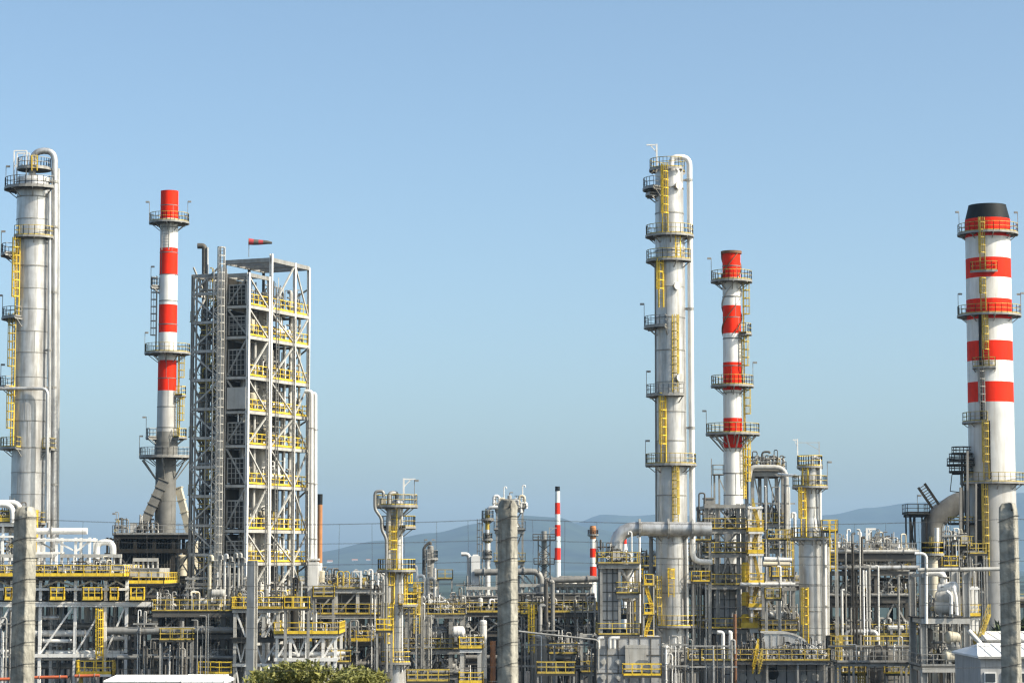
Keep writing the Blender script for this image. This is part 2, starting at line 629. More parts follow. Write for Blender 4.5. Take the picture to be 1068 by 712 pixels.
def valve(label, x, y, z, s, m_='pale', wheel='galv', group='valves on the racks and decks'):
    T = Thing('valve', label, 'valve', (x, y, z), group=group)
    mb = MB()
    p = Vector((x, y, z))
    U = Vector((0, 0, 1))
    ax = Vector((cos(s * 37), sin(s * 37), 0))
    c = p + U * .55 * s
    mb.cyl(p, c, .1 * s, 8)
    mb.disc(p + U * .1 * s, U, .2 * s, .06 * s)
    mb.ball(c, .2 * s, 8)
    for sg in (-1, 1):
        mb.cyl(c, c + ax * sg * .5 * s, .13 * s, 8)
        mb.disc(c + ax * sg * .5 * s, ax, .21 * s, .09 * s)
    mb.rev(c, U, [(.12 * s, .15 * s), (.4 * s, .08 * s), (.75 * s, .06 * s), (.95 * s, .04 * s)], 8)
    T.part('valve_body', mb, m_)
    w = MB()
    k = 10
    q = [c + U * .95 * s + Vector((cos(2 * pi * i / k), sin(2 * pi * i / k), 0)) * .26 * s for i in range(k)]
    for i in range(k):
        w.bar(q[i], q[(i + 1) % k], .05 * s)
        if i % 3 == 0:
            w.bar(c + U * .95 * s, q[i], .04 * s)
    T.part('handwheel', w, wheel)
    return T

def pot(label, x, y, z, h, r, m_='pale', cat='vessel', name='small_vessel', group='small upright vessels on the decks', legs=.5):
    T = Thing(name, label, cat, (x, y, z), group=group)
    mb = MB()
    p = Vector((x, y, z))
    U = Vector((0, 0, 1))
    k = 6
    lo = [(legs - cos(pi / 2 * i / k) * r * .4 + r * .4, max(.01, sin(pi / 2 * i / k) * r)) for i in range(k + 1)]
    hi = [(h - r * .4 + sin(pi / 2 * i / k) * r * .4, cos(pi / 2 * i / k) * r) for i in range(k + 1)]
    mb.rev(p, U, lo + hi, 18)
    mb.rev(p, U, [(h * .55, r * 1.03), (h * .55, r * 1.08), (h * .55 + .08, r * 1.08), (h * .55 + .08, r * 1.03)], 18, 0, False)
    T.part('shell', mb, m_)
    for i in range(3):
        d = Vector((cos(2.1 * i + .6), sin(2.1 * i + .6), 0)) * r * .85
        lg = MB()
        lg.bar(p + d, p + d + U * (legs + r * .5), .1)
        T.part('leg', lg, 'galv')
    nz = MB()
    nz.pipe([p + U * h * .97, p + U * (h + .35), p + U * (h + .35) + Vector((r * 1.6, 0, 0))], .08, None, 8)
    T.part('nozzle', nz, 'galv')
    return T

def drum(label, a, b, r, m_='pale', cat='drum', name='horizontal_drum', saddle=.5, bands=3, nozz=2, group=None, head=.5):
    """a lying vessel with dished ends, two saddles and nozzles"""
    a, b = Vector(a), Vector(b)
    T = Thing(name, label, cat, (a + b) / 2 - Vector((0, 0, r + saddle)), group=group)
    d = (b - a)
    Lg = d.length
    d.normalize()
    mb = MB()
    k = 6
    prof = [(-sin(pi / 2 * (k - i) / k) * r * head, cos(pi / 2 * (k - i) / k) * r) for i in range(k + 1)] + \
           [(Lg + sin(pi / 2 * i / k) * r * head, cos(pi / 2 * i / k) * r) for i in range(k + 1)]
    mb.rev(a, d, prof, 24)
    for i in range(bands):
        mb.disc(a + d * Lg * (i + .5) / bands, d, r * 1.03, .12, 24)
    T.part('shell', mb, m_)
    U = Vector((0, 0, 1))
    s_ = d.cross(U).normalized()
    for f in (.2, .8):
        sb = MB()
        c = a + d * Lg * f
        sb.bar(c - U * (r + saddle), c - U * r * .55, r * 1.5, .3, up=d)
        T.part('saddle', sb, 'galv')
    for i in range(nozz):
        nb = MB()
        c = a + d * Lg * (.3 + .4 * i / max(1, nozz - 1))
        nb.cyl(c + U * r * .8, c + U * (r + .35), .14, 10)
        flange(nb, c + U * (r + .35), U, .14)
        T.part('nozzle', nb, 'galv')
    return T

def cabinet(label, x, y, z, sx, sy, sz, m_='pale', group='control cabinets on the decks'):
    T = Thing('control_cabinet', label, 'cabinet', (x, y, z), group=group)
    mb = MB()
    mb.box((x, y, z + .2 + sz / 2), (sx, sy, sz))
    mb.box((x, y, z + .2 + sz + .04), (sx * 1.1, sy * 1.1, .08))
    T.part('housing', mb, m_)
    for i in (-1, 1):
        db = MB()
        db.box((x + i * sx * .24, y - sy / 2 - .02, z + .2 + sz / 2), (sx * .44, .03, sz * .86))
        T.part('door', db, 'pale' if m_ != 'pale' else 'cladw')
    for i in (-1, 1):
        lb = MB()
        lb.box((x + i * sx * .4, y, z + .1), (.12, sy * .8, .2))
        T.part('leg', lb, 'galv')

def manifold(label, x, y, z, w, h, m_, rnd, X=(1, 0, 0)):
    """a header with several thin branch pipes, each with its flanges and a small handwheel"""
    T = Thing('pipe_manifold', label, 'manifold', (x, y, z), group='pipe manifolds on the racks and decks')
    p = Vector((x, y, z))
    U = Vector((0, 0, 1))
    X = Vector(X)
    Y = U.cross(X)
    for q, r in ((rnd.uniform(.25, .45), rnd.uniform(.09, .16)), (rnd.uniform(.6, .85), rnd.uniform(.07, .12))):
        mb = MB()
        c = p + U * h * q + Y * rnd.uniform(.15, .4)
        mb.pipe([c - X * w * .52, c + X * w * .52, c + X * w * .52 - U * h * q], r, None, 8)
        T.part('header_pipe', mb, rnd.choice([m_, 'cladd', 'galv', 'pale']))
    n = rnd.randint(4, 7)
    for i in range(n):
        bx = p + X * (w * ((i + .5) / n - .5) + rnd.uniform(-.08, .08))
        hh = h * rnd.uniform(.55, 1.15)
        r = rnd.uniform(.045, .085)
        mb = MB()
        pts = [bx, bx + U * hh]
        t = rnd.random()
        if t < .4:
            dd = X * rnd.uniform(-.6, .6) + Y * .35
            pts += [bx + U * hh + dd, bx + U * hh * rnd.uniform(.4, .8) + dd]
        elif t < .6:
            pts += [bx + U * hh + X * rnd.uniform(-.7, .7)]
        mb.pipe(pts, r, r * 3, 6)
        for f in (rnd.uniform(.15, .35), rnd.uniform(.5, .9)):
            flange(mb, bx + U * hh * f, U, r * 1.25)
        T.part('branch_pipe', mb, rnd.choice([m_, 'galv', 'cladd', 'mid', 'cladw', 'mid', 'dark']))
        if rnd.random() < .65:
            wb = MB()
            c = bx + U * hh * rnd.uniform(.3, .6) - Y * .2
            wb.cyl(c + Y * .2, c, .035, 6)
            wb.rev(c, -Y, [(0, .17), (.04, .2), (.08, .17), (.04, .14), (0, .17)], 10)
            wb.bar(c - X * .17, c + X * .17, .03)
            wb.bar(c - U * .17, c + U * .17, .03)
            T.part('handwheel', wb, rnd.choice(['galv', 'ochre', 'mid', 'white', 'galv', 'dark']))
    return T

RM = random.Random(99)
def clutter(R, lev, seq, where, px, fy=(.0, .5), jitter=.3, scale=1.):
    """a row of separate fittings on one deck, from left to right; each is told by its place among its kind"""
    scale = scale * .82
    seq = [q2 for q in seq for q2 in ((q, 'm') if q in 'vpg' and RM.random() < .3 and R.D < 300 else (q,))]
    seq = ['m' if R.D < 300 and ((RM.random() < .42 and q in 'vpg') or RM.random() < .1) else q for q in seq]
    tot = {}
    for k in seq:
        tot[k[0]] = tot.get(k[0], 0) + 1
    cnt = {}
    n = len(seq)
    x0, x1 = P(px[0], 640, R.D).x, P(px[1], 640, R.D).x
    for i, k in enumerate(seq):
        c = k[0]
        j = cnt.get(c, 0)
        cnt[c] = j + 1
        x = x0 + (x1 - x0) * (i + .5 + random.uniform(-jitter, jitter)) / n
        y = R.D + R.dep * random.uniform(*fy) + .25
        z = R.zs[lev]
        pos = 'alone' if tot[c] == 1 else nth(j, tot[c])
        rnd = random.random
        if c == 'g':
            mm = random.choice(['white', 'pale', 'cladw', 'galv', 'cladd', 'beige'])
            h = random.uniform(1.6, 2.8) * scale
            goose(f"{COLN[mm]} bent vent pipe on {where}, {pos}", x, y, z, h, random.uniform(.09, .17) * scale, random.choice([(1, 0, 0), (-1, 0, 0), (.7, -.7, 0), (-.7, -.7, 0)]), mm, drop=random.uniform(.3, h * .8), out=random.uniform(.7, 1.5) * scale)
        elif c == 't':
            mm = random.choice(['white', 'galv', 'pale'])
            h = random.uniform(2.2, 4.2) * scale
            goose(f"{COLN[mm]} tall thin standpipe on {where}, {pos}", x, y, z, h, .08, random.choice([(1, 0, 0), (-1, 0, 0)]), mm, drop=.25, out=.35, group='thin standpipes')
        elif c == 'v':
            valve(f"handwheel valve on {where}, {pos}", x, y, z, random.uniform(.9, 1.4) * scale, random.choice(['white', 'pale', 'beige', 'clad', 'cladd', 'galv']), random.choice(['galv', 'dark', 'ochre', 'mid']))
        elif c == 'p':
            mm = random.choice(['pale', 'cladw', 'cladd', 'galv', 'beige'])
            pot(f"{COLN[mm]} upright pot on {where}, {pos}", x, y, z, random.uniform(1.6, 2.4) * scale, random.uniform(.25, .4) * scale, mm)
        elif c == 'm':
            mm = RM.choice(['pale', 'galv', 'cladd', 'mid', 'beige', 'mid', 'white', 'cladd'])
            manifold(f"{COLN[mm]} pipe manifold on {where}, {pos}", x, y, z, min(4.2, max(1.6, (x1 - x0) / n * 1.25)), RM.uniform(1.6, 3.1) * scale, mm, RM)
        elif c == 'b':
            cabinet(f"grey control cabinet on {where}, {pos}", x, y, z, 1.0 * scale, .5, 1.4 * scale, random.choice(['pale', 'mid']))
        elif c == 'd':
            mm = random.choice(['pale', 'cladw', 'cladd'])
            r = random.uniform(.35, .55) * scale
            L_ = random.uniform(1.6, 2.6) * scale
            drum(f"{COLN[mm]} drum on {where}, {pos}", (x - L_ / 2, y, z + r + .4), (x + L_ / 2, y, z + r + .4), r, mm, saddle=.4, bands=2, group='small lying drums on the decks')

def stair(label, a, b, w=.9, m_='yellow', group=None, yback=True, T=None):
    """one flight rising from a to b"""
    a, b = Vector(a), Vector(b)
    own = T is None
    if own:
        T = Thing('stair_flight', label, 'stair', a, group=group)
    d = b - a
    hd = Vector((d.x, d.y, 0)).normalized()
    s_ = Vector((0, 0, 1)).cross(hd)
    mb = MB()
    for sg in (-1, 1):
        mb.bar(a + s_ * sg * w / 2, b + s_ * sg * w / 2, .06, .17)
    n = max(3, int(d.z / .24))
    for i in range(1, n):
        mb.box(a + d * i / n, (.26, w, .04), atan2(hd.y, hd.x))
    o = T.part('flight', mb, m_)
    rb = MB()
    Z = Vector((0, 0, 1))
    for sg in (-1, 1):
        p, q = a + s_ * sg * w / 2, b + s_ * sg * w / 2
        rb.bar(p + Z, q + Z, .06)
        rb.bar(p + Z * .55, q + Z * .55, .05)
        for i in range(5):
            c = p.lerp(q, i / 4)
            rb.bar(c, c + Z, .05)
    T.part('handrail', rb, m_, parent=o)
    return T

def gallows(T, p, h, arm, m_='white', d=(-1, 0, 0), w=.14):
    """davit frame: an upright, an arm and a strut"""
    p = Vector(p)
    d = Vector(d)
    mb = MB()
    U = Vector((0, 0, 1))
    mb.bar(p, p + U * h, w * 1.3)
    mb.bar(p + U * (h - .1), p + U * (h - .1) + d * arm, w)
    mb.bar(p + U * (h - .9), p + U * (h - .15) + d * arm * .6, w * .7)
    T.part('davit', mb, m_)

def fin_fan(label, pxs, py0, py1, D, dep, m_='mid', nf=4, group='air coolers on the pipe racks', legs=1.4):
    """air cooler: a long ribbed plenum box over a row of fan rings"""
    x0, x1 = P(pxs[0], py0, D).x, P(pxs[1], py0, D).x
    zt, zb = P(pxs[0], py0, D).z, P(pxs[0], py1, D).z
    T = Thing('air_cooler', label, 'air cooler', ((x0 + x1) / 2, D + dep / 2, zb - legs), group=group)
    mb = MB()
    mb.box(((x0 + x1) / 2, D + dep / 2, (zt + zb) / 2), (x1 - x0, dep, zt - zb))
    T.part('plenum', mb, m_)
    rb = MB()
    n = max(3, int((x1 - x0) / 1.5))
    for i in range(n + 1):
        xx = x0 + (x1 - x0) * i / n
        rb.box((xx, D - .04, (zt + zb) / 2), (.1, .08, zt - zb))
    for zz in (zt - .06, zb + .06):
        rb.box(((x0 + x1) / 2, D - .055, zz), (x1 - x0 + .1, .11, .12))
    T.part('rib_frame', rb, 'galv')
    for i in range(nf):
        xx = x0 + (x1 - x0) * (i + .5) / nf
        fb = MB()
        r = min(dep, (x1 - x0) / nf) * .42
        fb.rev((xx, D + dep / 2, zb), (0, 0, -1), [(-.01, r * 1.05), (.5, r), (.5, r * .95), (-.01, r * .95)], 24, 0, False)
        o = T.part('fan_ring', fb, 'dark')
        bl = MB()
        for q in range(4):
            a = pi / 2 * q + .3
            bl.bar((xx, D + dep / 2, zb - .4), (xx + cos(a) * r * .9, D + dep / 2 + sin(a) * r * .9, zb - .35), .35, .05)
        bl.cyl((xx, D + dep / 2, zb - .5), (xx, D + dep / 2, zb - 1.1), .3, 10)
        T.part('fan', bl, 'mid', parent=o)
    hb = MB()
    for i in range(nf * 2):
        xx = x0 + (x1 - x0) * (i + .5) / (nf * 2)
        hb.cyl((xx, D + .5, zt), (xx, D + .5, zt + .7), .12, 8)
    hb.box(((x0 + x1) / 2, D + .5, zt + .85), (x1 - x0 - .4, .5, .35))
    T.part('header_box', hb, 'pale')
    for i in range(nf + 1):
        xx = x0 + .15 + (x1 - x0 - .3) * i / nf
        for yy in (D + .2, D + dep - .2):
            lb = MB()
            lb.bar((xx, yy, zb - legs), (xx, yy, zb), .2)
            T.part('leg', lb, 'galv')
    return T

def access_platform(label, px0, px1, py, D, dep=1.6, m_='ochre', lad=True, fit=True):
    x0, x1 = P(px0, py, D).x, P(px1, py, D).x
    z_ = P(px0, py, D).z
    T = Thing('access_platform', label, 'platform', ((x0 + x1) / 2, D + dep / 2, 0), group='small railed access platforms among the pipes')
    for xx in (x0 + .1, x1 - .1):
        for yy in (D + .1, D + dep - .1):
            mb = MB()
            mb.bar((xx, yy, 0), (xx, yy, z_ - .1), .16)
            T.part('post', mb, 'galv')
    mb = MB()
    mb.box(((x0 + x1) / 2, D + dep / 2, z_ - .06), (x1 - x0, dep, .1))
    mb.box(((x0 + x1) / 2, D - .03, z_ - .1), (x1 - x0 + .04, .06, .22))
    o = T.part('deck', mb, 'grate')
    rb = MB()
    rail(rb, [(x0, D, z_), (x1, D, z_), (x1, D + dep, z_), (x0, D + dep, z_)], closed=True, toe=.14, r=.075, post=.95)
    T.part('handrail', rb, m_, parent=o)
    if lad and RM.random() < .3:
        xx = x0 + .6 if RM.random() < .5 else x1 - .6
        ladder(T, (xx, D - .25, max(0, z_ - 4.2)), (xx, D - .25, z_ + 1), (0, -1, 0), mat_=m_, cage=RM.random() < .7)
    return T

def conduits(label, px0, px1, py0, py1, D, n):
    """a bank of thin upright pipes that end at different heights, held by two cross bars"""
    a, b = P(px0, py1, D), P(px1, py1, D)
    zt_ = P(px0, py0, D).z
    T = Thing('riser_bank', label, 'pipes', ((a.x + b.x) / 2, D, 0), group='banks of thin upright pipes')
    for i in range(n):
        x = a.x + (b.x - a.x) * (i + RM.uniform(.2, .8)) / n
        y = D + RM.uniform(0, 1.2)
        zt2 = zt_ - RM.random() ** 2 * (zt_ - a.z) * .6
        r = RM.choice([.05, .06, .07, .09, .11])
        mb = MB()
        pts = [Vector((x, y, 0)), Vector((x, y, zt2))]
        if RM.random() < .6:
            dx = RM.uniform(-.9, .9)
            pts += [Vector((x + dx, y, zt2))] + ([Vector((x + dx, y, zt2 - RM.uniform(.4, 2)))] if RM.random() < .5 else [])
        mb.pipe(pts, r, r * 3, 7)
        for f in (RM.uniform(.5, .7), RM.uniform(.75, .95)):
            flange(mb, Vector((x, y, zt2 * f)), (0, 0, 1), r * 1.2)
        T.part('pipe_run', mb, RM.choice(['pale', 'mid', 'galv', 'white', 'mid', 'cladd', 'cladd', 'clad', 'galv', 'dark']))
    for f in (.35, .8):
        z_ = a.z + (zt_ - a.z) * f
        mb = MB()
        mb.bar((a.x - .3, D + .6, z_), (b.x + .3, D + .6, z_), .12, .18)
        T.part('cross_bar', mb, 'galv')
    return T
# ------------------------------------------------------------------ ground, hills, sky, air
def ground():
    mb = MB()
    ys = [-60, -10, 10, 20, 27, 29.5] + [30 + 4.2 * i for i in range(1, 21)] + [130, 180, 250, 320, 420, 700, 1500, 4000, 12900]
    xs = [-5000, -900, -400, -200, -120, -80, -50, -30, -20, -12, -6, 0, 6, 12, 20, 30, 50, 80, 120, 200, 400, 900, 5000]
    n = len(xs)
    vs = [(x, y, gz(y) + (.12 * sin(x * 1.7 + y) + .1 * sin(y * 2.3 - x * .6) if 33 < y < 110 and abs(x) < 100 else 0)) for y in ys for x in xs]
    fs = [(j * n + i, j * n + i + 1, (j + 1) * n + i + 1, (j + 1) * n + i) for j in range(len(ys) - 1) for i in range(n - 1)]
    mb.add(vs, fs, 0, True)
    mb.mi = [1 if min(vs[i][1] for i in f) >= 420 else 0 for f in fs]
    structure('ground', mb, ['ground', 'fields'])
ground()

def ridge(name, D, prof, depth, seed):
    """a range of hills whose crest stands D metres out; prof = [(px, py)] of its skyline"""
    rnd = random.Random(seed)
    x0, x1 = P(prof[0][0], 590, D).x, P(prof[-1][0], 590, D).x
    nx, ny = 150, 26
    cs = [(rnd.uniform(.002, .02), rnd.uniform(0, 6), rnd.uniform(0, 6)) for _ in range(14)]

    def crest(px):
        for (a, za), (b, zb) in zip(prof, prof[1:]):
            if a <= px <= b:
                t = (px - a) / (b - a)
                t = t * t * (3 - 2 * t)
                return za + (zb - za) * t
        return prof[-1][1]
    vs = []
    for j in range(ny):
        v = j / (ny - 1)
        y = D - depth + 2 * depth * v
        s_ = sin(pi * v) ** 1.2
        for i in range(nx):
            px = prof[0][0] + (prof[-1][0] - prof[0][0]) * i / (nx - 1)
            x = x0 + (x1 - x0) * i / (nx - 1)
            h = P(px, crest(px), D).z
            wob = sum(sin(x * k * .35 + a) * cos(y * k * .35 + b) * (.004 / k) ** .8 for k, a, b in cs) * 3.2
            vs.append((x, y, max(-4, (h + wob * min(1, h / 60)) * s_ + wob * 1.2 * sin(pi * v) * abs(cos(pi * v)) - 3 * (1 - s_))))
    fs = [(j * nx + i, j * nx + i + 1, (j + 1) * nx + i + 1, (j + 1) * nx + i) for j in range(ny - 1) for i in range(nx - 1)]
    mb = MB()
    mb.add(vs, fs, 0, True)
    structure(name, mb, 'hill')

ridge('hills', 9400, [(180, 597), (260, 588), (335, 577), (400, 565), (450, 557), (500, 547), (545, 539), (580, 541), (615, 552), (680, 568), (760, 585), (860, 597)], 1500, 3)
ridge('far_hills', 11500, [(440, 597), (530, 570), (570, 555), (600, 545), (628, 537), (660, 539), (700, 536), (760, 545), (812, 544), (865, 538), (905, 531), (955, 525), (1010, 520), (1068, 515), (1160, 507), (1260, 515), (1400, 560), (1500, 597)], 1200, 5)

# small white houses scattered on the far slopes
def house(label, px, py, D, w, h):
    p = P(px, py, D)
    T = Thing('house', label, 'house', p, group='white houses scattered on the hills')
    mb = MB()
    mb.box(p + Vector((0, 0, h / 2 - 2)), (w, w * .8, h + 4))
    T.part('wall', mb, 'cwhite')
    rb = MB()
    q = p + Vector((0, 0, h))
    v = [q + Vector((sx * w * .54, sy * w * .44, 0)) for sx, sy in ((-1, -1), (1, -1), (1, 1), (-1, 1))] + [q + Vector((-w * .54, 0, h * .4)), q + Vector((w * .54, 0, h * .4))]
    rb.add(v, [(0, 1, 5, 4), (2, 3, 4, 5), (0, 4, 3), (1, 2, 5), (0, 3, 2, 1)])
    T.part('roof', rb, 'orange')
for k, (px, py, D, w, lab) in enumerate([(600, 572, 8600, 16, 'tiny white house on hillside right of thin red striped chimney, upper'),
                                        (604, 561, 8900, 13, 'tiny white house on hillside highest above the short striped chimney'),
                                        (575, 581, 8400, 17, 'tiny white house on hillside just left of thin striped chimney'),
                                        (370, 587, 8300, 19, 'white house on hill foot right of the orange chimney'),
                                        (344, 588, 8300, 18, 'white house low on the hill beside orange chimney'),
                                        (384, 586, 8300, 14, 'small white house low on hill left of yellow laddered column'),
                                        (470, 583, 8400, 15, 'tiny white house on hill behind small grey column')]):
    house(lab, px, py, D, w, w * .55)

# air: one even volume holding the camera and everything below the sky
hz_ = MB()
hz_.box((0, 6500, 175), (10400, 13400, 360))
hm = bpy.data.materials.new('haze air')
hm.use_nodes = True
hn = hm.node_tree
for nd in list(hn.nodes):
    if nd.type != 'OUTPUT_MATERIAL':
        hn.nodes.remove(nd)
pv = hn.nodes.new('ShaderNodeVolumePrincipled')
HAZE_DENS = .66e-4
pv.inputs['Color'].default_value = (.45, .69, 1., 1)
pv.inputs['Density'].default_value = HAZE_DENS
pv.inputs['Anisotropy'].default_value = .0
hn.links.new(pv.outputs[0], [n for n in hn.nodes if n.type == 'OUTPUT_MATERIAL'][0].inputs['Volume'])
structure('haze', hz_, hm, 'stuff')

SUN_A, SUN_E = radians(68), radians(38)
sdir = Vector((sin(SUN_A) * cos(SUN_E), -cos(SUN_A) * cos(SUN_E), sin(SUN_E)))
W = bpy.data.worlds.new('World')
SC.world = W
W.use_nodes = True
wn = W.node_tree
bg = wn.nodes['Background']
sky = wn.nodes.new('ShaderNodeTexSky')
sky.sky_type = 'NISHITA'
sky.sun_disc = False
sky.sun_elevation = SUN_E
sky.sun_rotation = atan2(sdir.x, sdir.y)
sky.altitude = 50
sky.air_density = .7
sky.dust_density = 2.5
sky.ozone_density = 1.0
wb = wn.nodes.new('ShaderNodeMix')
wb.data_type = 'RGBA'
wb.blend_type = 'MULTIPLY'
wb.inputs['Factor'].default_value = 1
wb.inputs['B'].default_value = (1.02, 1.11, 1.05, 1)
wn.links.new(sky.outputs[0], wb.inputs['A'])
wn.links.new(wb.outputs['Result'], bg.inputs[0])
bg.inputs[1].default_value = .145
sl = bpy.data.lights.new('sun', 'SUN')
sl.energy = 5.0
sl.angle = radians(.5)
sl.color = (1, .92, .78)
so = bpy.data.objects.new('sun', sl)
COL.objects.link(so)
so.rotation_euler = sdir.to_track_quat('Z', 'Y').to_euler()
so.location = (100, -50, 200)

cam = bpy.data.cameras.new('camera')
cam.sensor_width = 36
cam.lens = F / 1068 * 36
cam.clip_start = .5
cam.clip_end = 30000
co = bpy.data.objects.new('camera', cam)
COL.objects.link(co)
co.location = (0, 0, CAMZ)
co.rotation_euler = (pi / 2 + PIT, 0, 0)
SC.camera = co
cam.dof.use_dof = True
cam.dof.focus_distance = 262
cam.dof.aperture_fstop = 5.6
SC.view_settings.view_transform = 'Standard'
SC.view_settings.look = 'None'
SC.view_settings.exposure = .44
SC.cycles.filter_width = 1.3
SC.cycles.max_bounces = 5
SC.cycles.use_denoising = True
# ================================================================== LEFT COLUMN
D = 262
rl = dict(railmat='ochre')
rg = dict(railmat='galv')
A = column('distillation_column', 'tall silver column at far left with big pipe looping over its domed top', 32.3, 350, D,
           [(193, 17, 0), (198, 17.3, 0), (560, 17.6, 0)], ['clad', 'cladd'], seam=2.42, dome=.62,
           plats=[(197, -175, 55, 13, dict(railmat='galv', lamp=[-95])), (248, -38, 68, 8, rl), (266, -118, -48, 15, dict(railmat='galv', lamp=[-80])), (332, -118, -22, 13, dict(railmat='galv', lamp=[-90])),
                  (404, -120, -42, 14, dict(railmat='galv', lamp=[-95])), (467, -118, -15, 12, dict(railmat='ochre')), (468, 60, 118, 12, rl), (545, -60, 60, 7, rl)],
           ladders=[(-36, 250, 330), (-47, 328, 402, dict(mat_='ochre')), (-47, 402, 466), (30, 532, 592)])
U = Vector((0, 0, 1))

def colpipe(T, pts, r, m_, n=12, bend=None, brackets=(), name='riser_pipe'):
    mb = MB()
    mb.pipe(pts, r, bend, n)
    o = T.part(name, mb, m_)
    if brackets:
        for (px, py, dy, ax) in brackets:
            bb = MB()
            p = P3(px, py, T.D, dy)
            bb.bar(p, Vector((T.x, T.y, p.z)), .28, .22)
            bb.disc(p, U, r * 1.25, .25, n)
            T.part('pipe_bracket', bb, 'galv')
    return o
zt = A.z
colpipe(A, [P3(34, 184, D), P3(34, 158, D), P3(57, 157, D), P3(57, 400, D), P3(55.5, 585, D)], .36, 'clad', 14, 1.5, [(57, 190, 0, 0), (57, 237, 0, 0), (56.5, 305, 0, 0), (56, 404, 0, 0), (56, 505, 0, 0)], 'overhead_pipe')
colpipe(A, [P3(61, 176, D, .6), P3(61, 400, D, .6), P3(60, 560, D, .6)], .16, 'clad')
colpipe(A, [P3(51.5, 200, D, -1), P3(51.5, 400, D, -1), P3(50.5, 560, D, -1)], .2, 'clad', brackets=[(51.5, 240, -1, 0), (51.5, 365, -1, 0)])
colpipe(A, [P3(-6, 405, D, -2.3), P3(49.5, 405, D, -2.3), P3(49, 545, D, -2.3)], .19, 'clad', 12, .7)
# frame on the dome
fb = MB()
q0, q1 = P3(14.5, 177, D, -.6), P3(27.5, 177, D, -.6)
for p in (q0, q1, q0 + Vector((0, 1.6, 0)), q1 + Vector((0, 1.6, 0))):
    fb.bar(p - U * 1.8, p + U * 2.1, .13)
fb.bar(q0 + U * 2.1, q1 + U * 2.1, .14)
fb.bar(q0 + U * 2.1 + Vector((0, 1.6, 0)), q1 + U * 2.1 + Vector((0, 1.6, 0)), .14)
fb.bar(q0 + U * .2, q1 + U * 2.0, .07)
A.part('lifting_frame', fb, 'white')
tp = ring_platform(A, A.x, A.y, zt(176), .2, 17.5 * A.m, -180, 180, railmat='galv', brk=False)
ladder(A, P3(36, 178, D, -1.9), P3(36, 162, D, -1.9), (0, -1, 0))
mw = MB()
mw.ring((A.x, A.y, zt(188)), 1.55, .3, .5)
A.part('manway_ring', mw, 'cladw')

# ================================================================== LEFT STRIPED CHIMNEY
D = 300
B = column('striped_chimney', 'slim red and white chimney at left, two slanting ducts joining its grey foot', 174.5, 380, D,
           [(199.5, 9.2, 0), (228.5, 9.3, 1), (259, 9.3, 0), (287, 9.4, 1), (318, 9.5, 0), (347, 9.6, 1), (376, 9.6, 0), (407.5, 9.7, 2), (450, 10.2, 4), (461, 12, 4), (475, 12, 4), (478, 10.6, 4), (560, 11, 4)],
           ['red', 'cwhite', 'cgrey', 'cgrey', 'dim'], cat='chimney', seam=3.1, seam_t=.03,
           plats=[(232, -180, 180, 11.5, dict(railmat='ochre', lamp=[-80, 75])), (368, -180, 180, 14, dict(railmat='ochre', lamp=[-85])),
                  (456, -130, -50, 10, dict(railmat='galv', lamp=[-90])), (456, 45, 130, 10, dict(railmat='ochre')), (476, -180, 180, 16, dict(railmat='galv', lamp=[-80])), (299, -120, -60, 9, dict(railmat='galv', lamp=[-90])),
                  (412, 60, 110, 10, dict(railmat='yellow'))],
           ladders=[(-88, 288, 366, dict(mat_='galv')), (75, 412, 455, dict(mat_='ochre')), (88, 370, 410, dict(mat_='ochre')), (-10, 232, 262, dict(mat_='galv', cage=False, w=.9))])
for a in (-90, -60, 60, 90, 0, 180):
    st = MB()
    d = ang(a)
    zz = B.z(478)
    st.bar(Vector((B.x, B.y, zz - .2)) + d * 3.0, Vector((B.x, B.y, zz - 2.6)) + d * 1.25, .14)
    B.part('strut', st, 'galv')

def boxduct(name, label, a, b, w, h, m_, ribs=1.6, cat='duct', up=(0, 0, 1)):
    a, b = Vector(a), Vector(b)
    T = Thing(name, label, cat, b)
    mb = MB()
    mb.bar(a, b, w, h, up=up)
    T.part('casing', mb, m_)
    d = b - a
    n = max(2, int(d.length / ribs))
    for i in range(n + 1):
        rb = MB()
        c = a.lerp(b, .01 + .98 * i / n)
        u = d.normalized() * .06
        rb.bar(c - u, c + u, w + .22, h + .22, up=up)
        T.part('stiffener', rb, m_)
    return T
boxduct('slanting_duct', 'grey slanting duct rising from left to the foot of slim chimney', P3(171, 500, D, -1.0), P3(143.5, 561, D, -1.5), 1.0, 1.2, 'dim', 1.1)
boxduct('slanting_duct', 'pale slanting duct falling right from the foot of slim chimney', P3(186, 508, D, .8), P3(199, 560, D, .5), .75, .8, 'beige')

# block under the chimney
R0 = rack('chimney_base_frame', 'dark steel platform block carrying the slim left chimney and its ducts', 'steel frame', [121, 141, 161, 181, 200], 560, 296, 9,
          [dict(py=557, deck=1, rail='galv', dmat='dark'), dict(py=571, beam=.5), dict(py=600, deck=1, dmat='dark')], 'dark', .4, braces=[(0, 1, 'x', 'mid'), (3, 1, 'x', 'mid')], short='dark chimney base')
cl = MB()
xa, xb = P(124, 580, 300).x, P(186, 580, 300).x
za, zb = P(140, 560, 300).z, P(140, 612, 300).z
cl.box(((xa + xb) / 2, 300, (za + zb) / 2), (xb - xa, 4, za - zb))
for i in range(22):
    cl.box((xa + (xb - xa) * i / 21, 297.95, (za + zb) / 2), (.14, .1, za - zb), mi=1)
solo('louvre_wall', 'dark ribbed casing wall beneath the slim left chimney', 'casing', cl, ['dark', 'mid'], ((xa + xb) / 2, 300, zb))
pot('cream streaked vessel between slim chimney foot and steel tower', P(202, 600, 300).x, 299, P(202, 606, 300).z, P(202, 563, 300).z - P(202, 606, 300).z, .95, 'beige', group=None, legs=.6)
